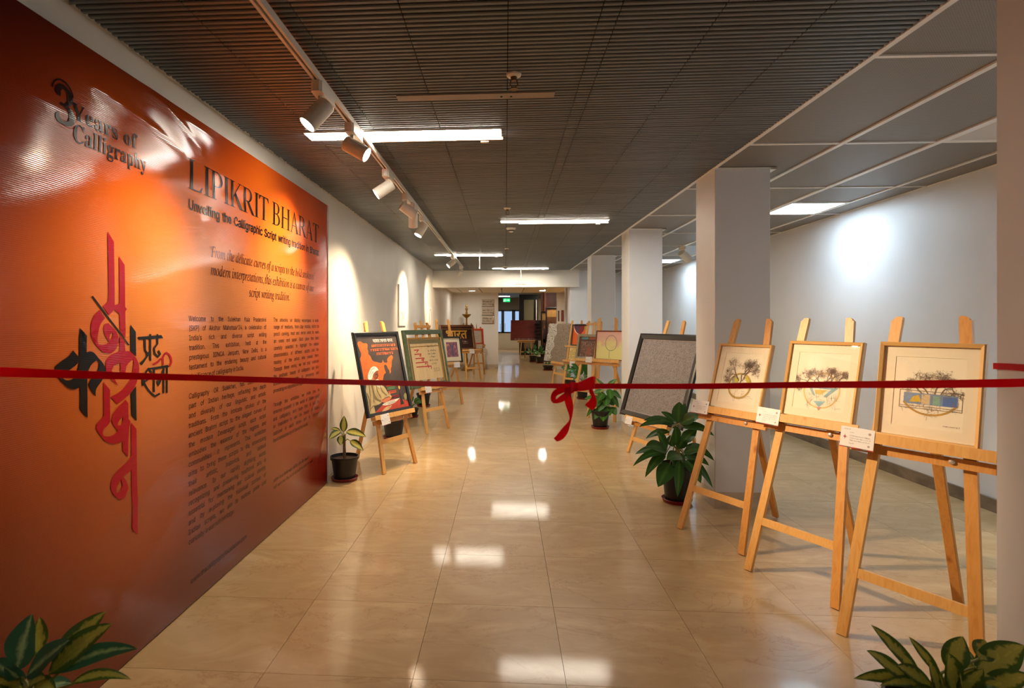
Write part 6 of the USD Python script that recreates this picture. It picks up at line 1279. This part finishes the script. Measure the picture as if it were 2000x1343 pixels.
# ------------------------------------------------------------------ wall pictures, signs, lamps, things of the far hall
def wall_sheet(y0, y1, z0, z1, label, seed, frame_m=None, tall=False):
    t = thing("wall_poster", label, "poster", mat4((XL, 0, 0)), "white posters on the cream wall")
    part(t, "board", MB().box((.001, y0, z0), (.02, y1, z1)), plain("poster_white", S(232, 226, 218), .5))
    m = MB(); fn = lambda v_, l_: np.c_[np.full(len(v_), .02 + l_), v_[:, 0], v_[:, 1]]
    g = np.random.default_rng(seed); w_, h_ = y1 - y0, z1 - z0
    if tall:
        e0 = stretch(Point(0, 0).buffer(1, 16), w_ * .3, h_ * .42)
        m.flat(shift(e0.difference(stretch(e0, .86, .92)), (y0 + y1) / 2, (z0 + z1) / 2), .0006, fn)
        part(t, "red_drawing", m, plain("poster_red", S(176, 96, 92), .6))
    else:
        for k in range(5):
            m.flat(shift(LineString([(0, 0), (.05 * g.normal(), .05), (.06 * g.normal(), .12)]).buffer(.008), y0 + w_ * (.35 + .08 * k), z0 + h_ * .16), .0006, fn)
        part(t, "red_drawing", m, plain("poster_red", S(176, 96, 92), .6))
        m = MB()
        for k in range(6):
            m.flat(shift(LineString([(0, 0), (.05 * g.normal(), .1), (.06 * g.normal(), .2)]).buffer(.004), y0 + w_ * (.3 + .08 * k), z0 + h_ * .45), .0006, fn)
        scribble(m, y0 + w_ * .75, z0 + .03, .1, .02, .0006, fn)
        part(t, "grey_drawing", m, plain("poster_grey", S(176, 170, 168), .6))


wall_sheet(8.42, 9.06, 1.36, 1.99, "white poster with faint red drawing, spotlit on the cream wall", 1)
wall_sheet(11.65, 12.3, 1.28, 1.74, "farther white poster with a red arch outline on the cream wall", 2, tall=True)
SIGNM = plain("sign_plate", S(186, 168, 146), .45)
for k, (z0, z1, lab) in enumerate(((1.90, 2.135, "topmost of the three direction signs on the end wall"), (1.635, 1.87, "middle of the three direction signs on the end wall"), (1.385, 1.61, "lowest of the three direction signs on the end wall"))):
    t = thing("direction_sign", lab, "sign", mat4((-.53, 17.3, 0)), "direction signs on the end wall")
    part(t, "plate", MB().box((-.19, -.022, z0), (.19, -.001, z1)), SIGNM)
    m = MB(); h = z1 - z0
    scribble(m, -.155, z0 + h * .62, .28, h * .2, .0224, rng=np.random.default_rng(k), weight=.26)
    scribble(m, -.165, z0 + h * .30, .30, h * .17, .0224, rng=np.random.default_rng(k + 7), weight=.26)
    part(t, "lettering", m, plain("sign_ink", S(58, 40, 30), .5))
    part(t, "rule", MB().flat(rect(-.19, z0, .19, z0 + h * .1), .0224), plain("sign_rule", S(120, 100, 88), .5))
    part(t, "arrow", MB().flat(Polygon([(.155, z0 + h * .12), (.175, z0 + h * .3), (.162, z0 + h * .3), (.162, z0 + h * .5), (.148, z0 + h * .5), (.148, z0 + h * .3), (.135, z0 + h * .3)]), .0225), plain("sign_ink", S(58, 40, 30), .5))
BRASS = plain("brass", S(150, 116, 52), .32, metallic=.85)
t = thing("oil_lamp", "tall tiered brass oil lamp standing before the end wall", "oil lamp", mat4((-1.15, 16.7, 0)))
part(t, "base", MB().lathe([(0, 0), (.17, 0), (.17, .03), (.12, .06), (.05, .14), (.03, .2)], 24), BRASS, smooth=50)
part(t, "column", MB().lathe([(.03, .2), (.05, .3), (.025, .42), (.04, .6), (.025, .75), (.05, .95), (.022, 1.1), (.04, 1.3), (.022, 1.45), (.03, 1.58)], 18), BRASS, smooth=60)
part(t, "oil_plate", MB().lathe([(.03, 1.56), (.09, 1.60), (.14, 1.66), (.13, 1.67), (.05, 1.64), (.02, 1.64)], 24), BRASS, smooth=50)
part(t, "finial", MB().lathe([(.02, 1.64), (.035, 1.70), (.02, 1.76), (.045, 1.82), (.02, 1.87), (.035, 1.90), (.012, 1.95), (0, 1.97)], 16), BRASS, smooth=60)
pl = thing("display_plinth", "low pale plinth with two small brass lamps by the end wall", "plinth", mat4((-.82, 17.0, 0)))
part(pl, "block", MB().box((-.12, -.14, 0), (.2, .16, .485), ch=.01), plain("plinth_cream", S(206, 194, 170), .5))
for k, (dx, dy, s, lab) in enumerate(((-.05, .03, 1.0, "taller of the two small brass lamps on the plinth"), (.10, -.05, .8, "shorter of the two small brass lamps on the plinth"))):
    t = thing("small_oil_lamp", lab, "oil lamp", mat4((-.82 + dx, 17.0 + dy, .485)), "small brass lamps on the plinth")
    part(t, "base", MB().lathe([(0, 0), (.075 * s, 0), (.07 * s, .015), (.02 * s, .04), (.012 * s, .08)], 16), BRASS, smooth=50)
    part(t, "column", MB().lathe([(.012, .08), (.02, .3 * s), (.01, .5 * s), (.018, .7 * s), (.008, .86 * s), (0, .92 * s)], 12), BRASS, smooth=60)
    part(t, "oil_plate", MB().lathe([(.01, .60 * s), (.06, .63 * s), (.085 * s, .68 * s), (.02, .65 * s)], 16), BRASS, smooth=50)
lb = thing("beam_label", "tiny grey lettering strip fixed on the cream beam", "sign", mat4((.34, 12.5, 2.245)))
m = MB(); scribble(m, -.13, 0, .27, .035, .002, rng=np.random.default_rng(3), weight=.22)
part(lb, "plate", MB().box((-.14, -.0012, -.006), (.15, -.0004, .042)), plain("label_plate", S(216, 208, 196), .5))
part(lb, "lettering", m, plain("pencil_grey", S(120, 118, 122), .6))


def hall_painting(x0, x1, y, z0, z1, label, m, fr=.05):
    t = thing("tall_painting", label, "picture", mat4(((x0 + x1) / 2, y, z0)))
    frame(t, x1 - x0, z1 - z0, fr, .05, BLACK)
    sheet(t, x1 - x0 - .06, z1 - z0 - .06, m, -.02, .01, z0=.03)
    w_, h_ = x1 - x0 - 2 * fr, z1 - z0 - 2 * fr
    g = np.random.default_rng(6)
    art(t, "ochre_arch", [rect(-w_ / 2, fr + h_ * .84, w_ / 2, fr + h_ * .97)], .0205, C_("A87A3C"))
    art(t, "warm_streak", [stretch(Point(0, 0).buffer(1, 6), .035, h_ * g.uniform(.1, .22)).__class__(shift(stretch(Point(0, 0).buffer(1, 6), .035, h_ * .2), -w_ * .3 + w_ * .15 * k, fr + h_ * g.uniform(.3, .65)).exterior) for k in range(5)], .0207, C_("9C5A30"))
    art(t, "dark_streak", [shift(stretch(Point(0, 0).buffer(1, 6), .04, h_ * .13), -w_ * .25 + w_ * .2 * k, fr + h_ * g.uniform(.2, .6)) for k in range(4)], .0209, C_("3A2430"))


TP = mottled("dusky_paint", S(58, 34, 26), S(118, 74, 44), (5, 5, 2), .4)
hall_painting(1.46, 2.04, 20.6, .0, 1.98, "tall dark painting with glowing streaks, leaning in the far hall", TP)
hall_painting(1.34, 1.62, 21.5, .0, 1.85, "narrow ochre painting partly behind the tall dark painting", TP)
for x0, x1, z0, z1, lab, c in ((1.60, 1.635, 1.46, 1.78, "small dark picture at the edge of the narrow end wall", "2A2624"), (1.70, 1.775, 1.46, 1.80, "small dark red picture on the narrow end wall", "6A2018")):
    t = thing("small_picture", lab, "picture", mat4(((x0 + x1) / 2, 17.299, z0)))
    frame(t, x1 - x0, z1 - z0, .008, .02, plain("small_frame_" + c, S(c), .4))
    sheet(t, x1 - x0 - .012, z1 - z0 - .012, C_("8A4434"), -.01, .006, z0=.006)
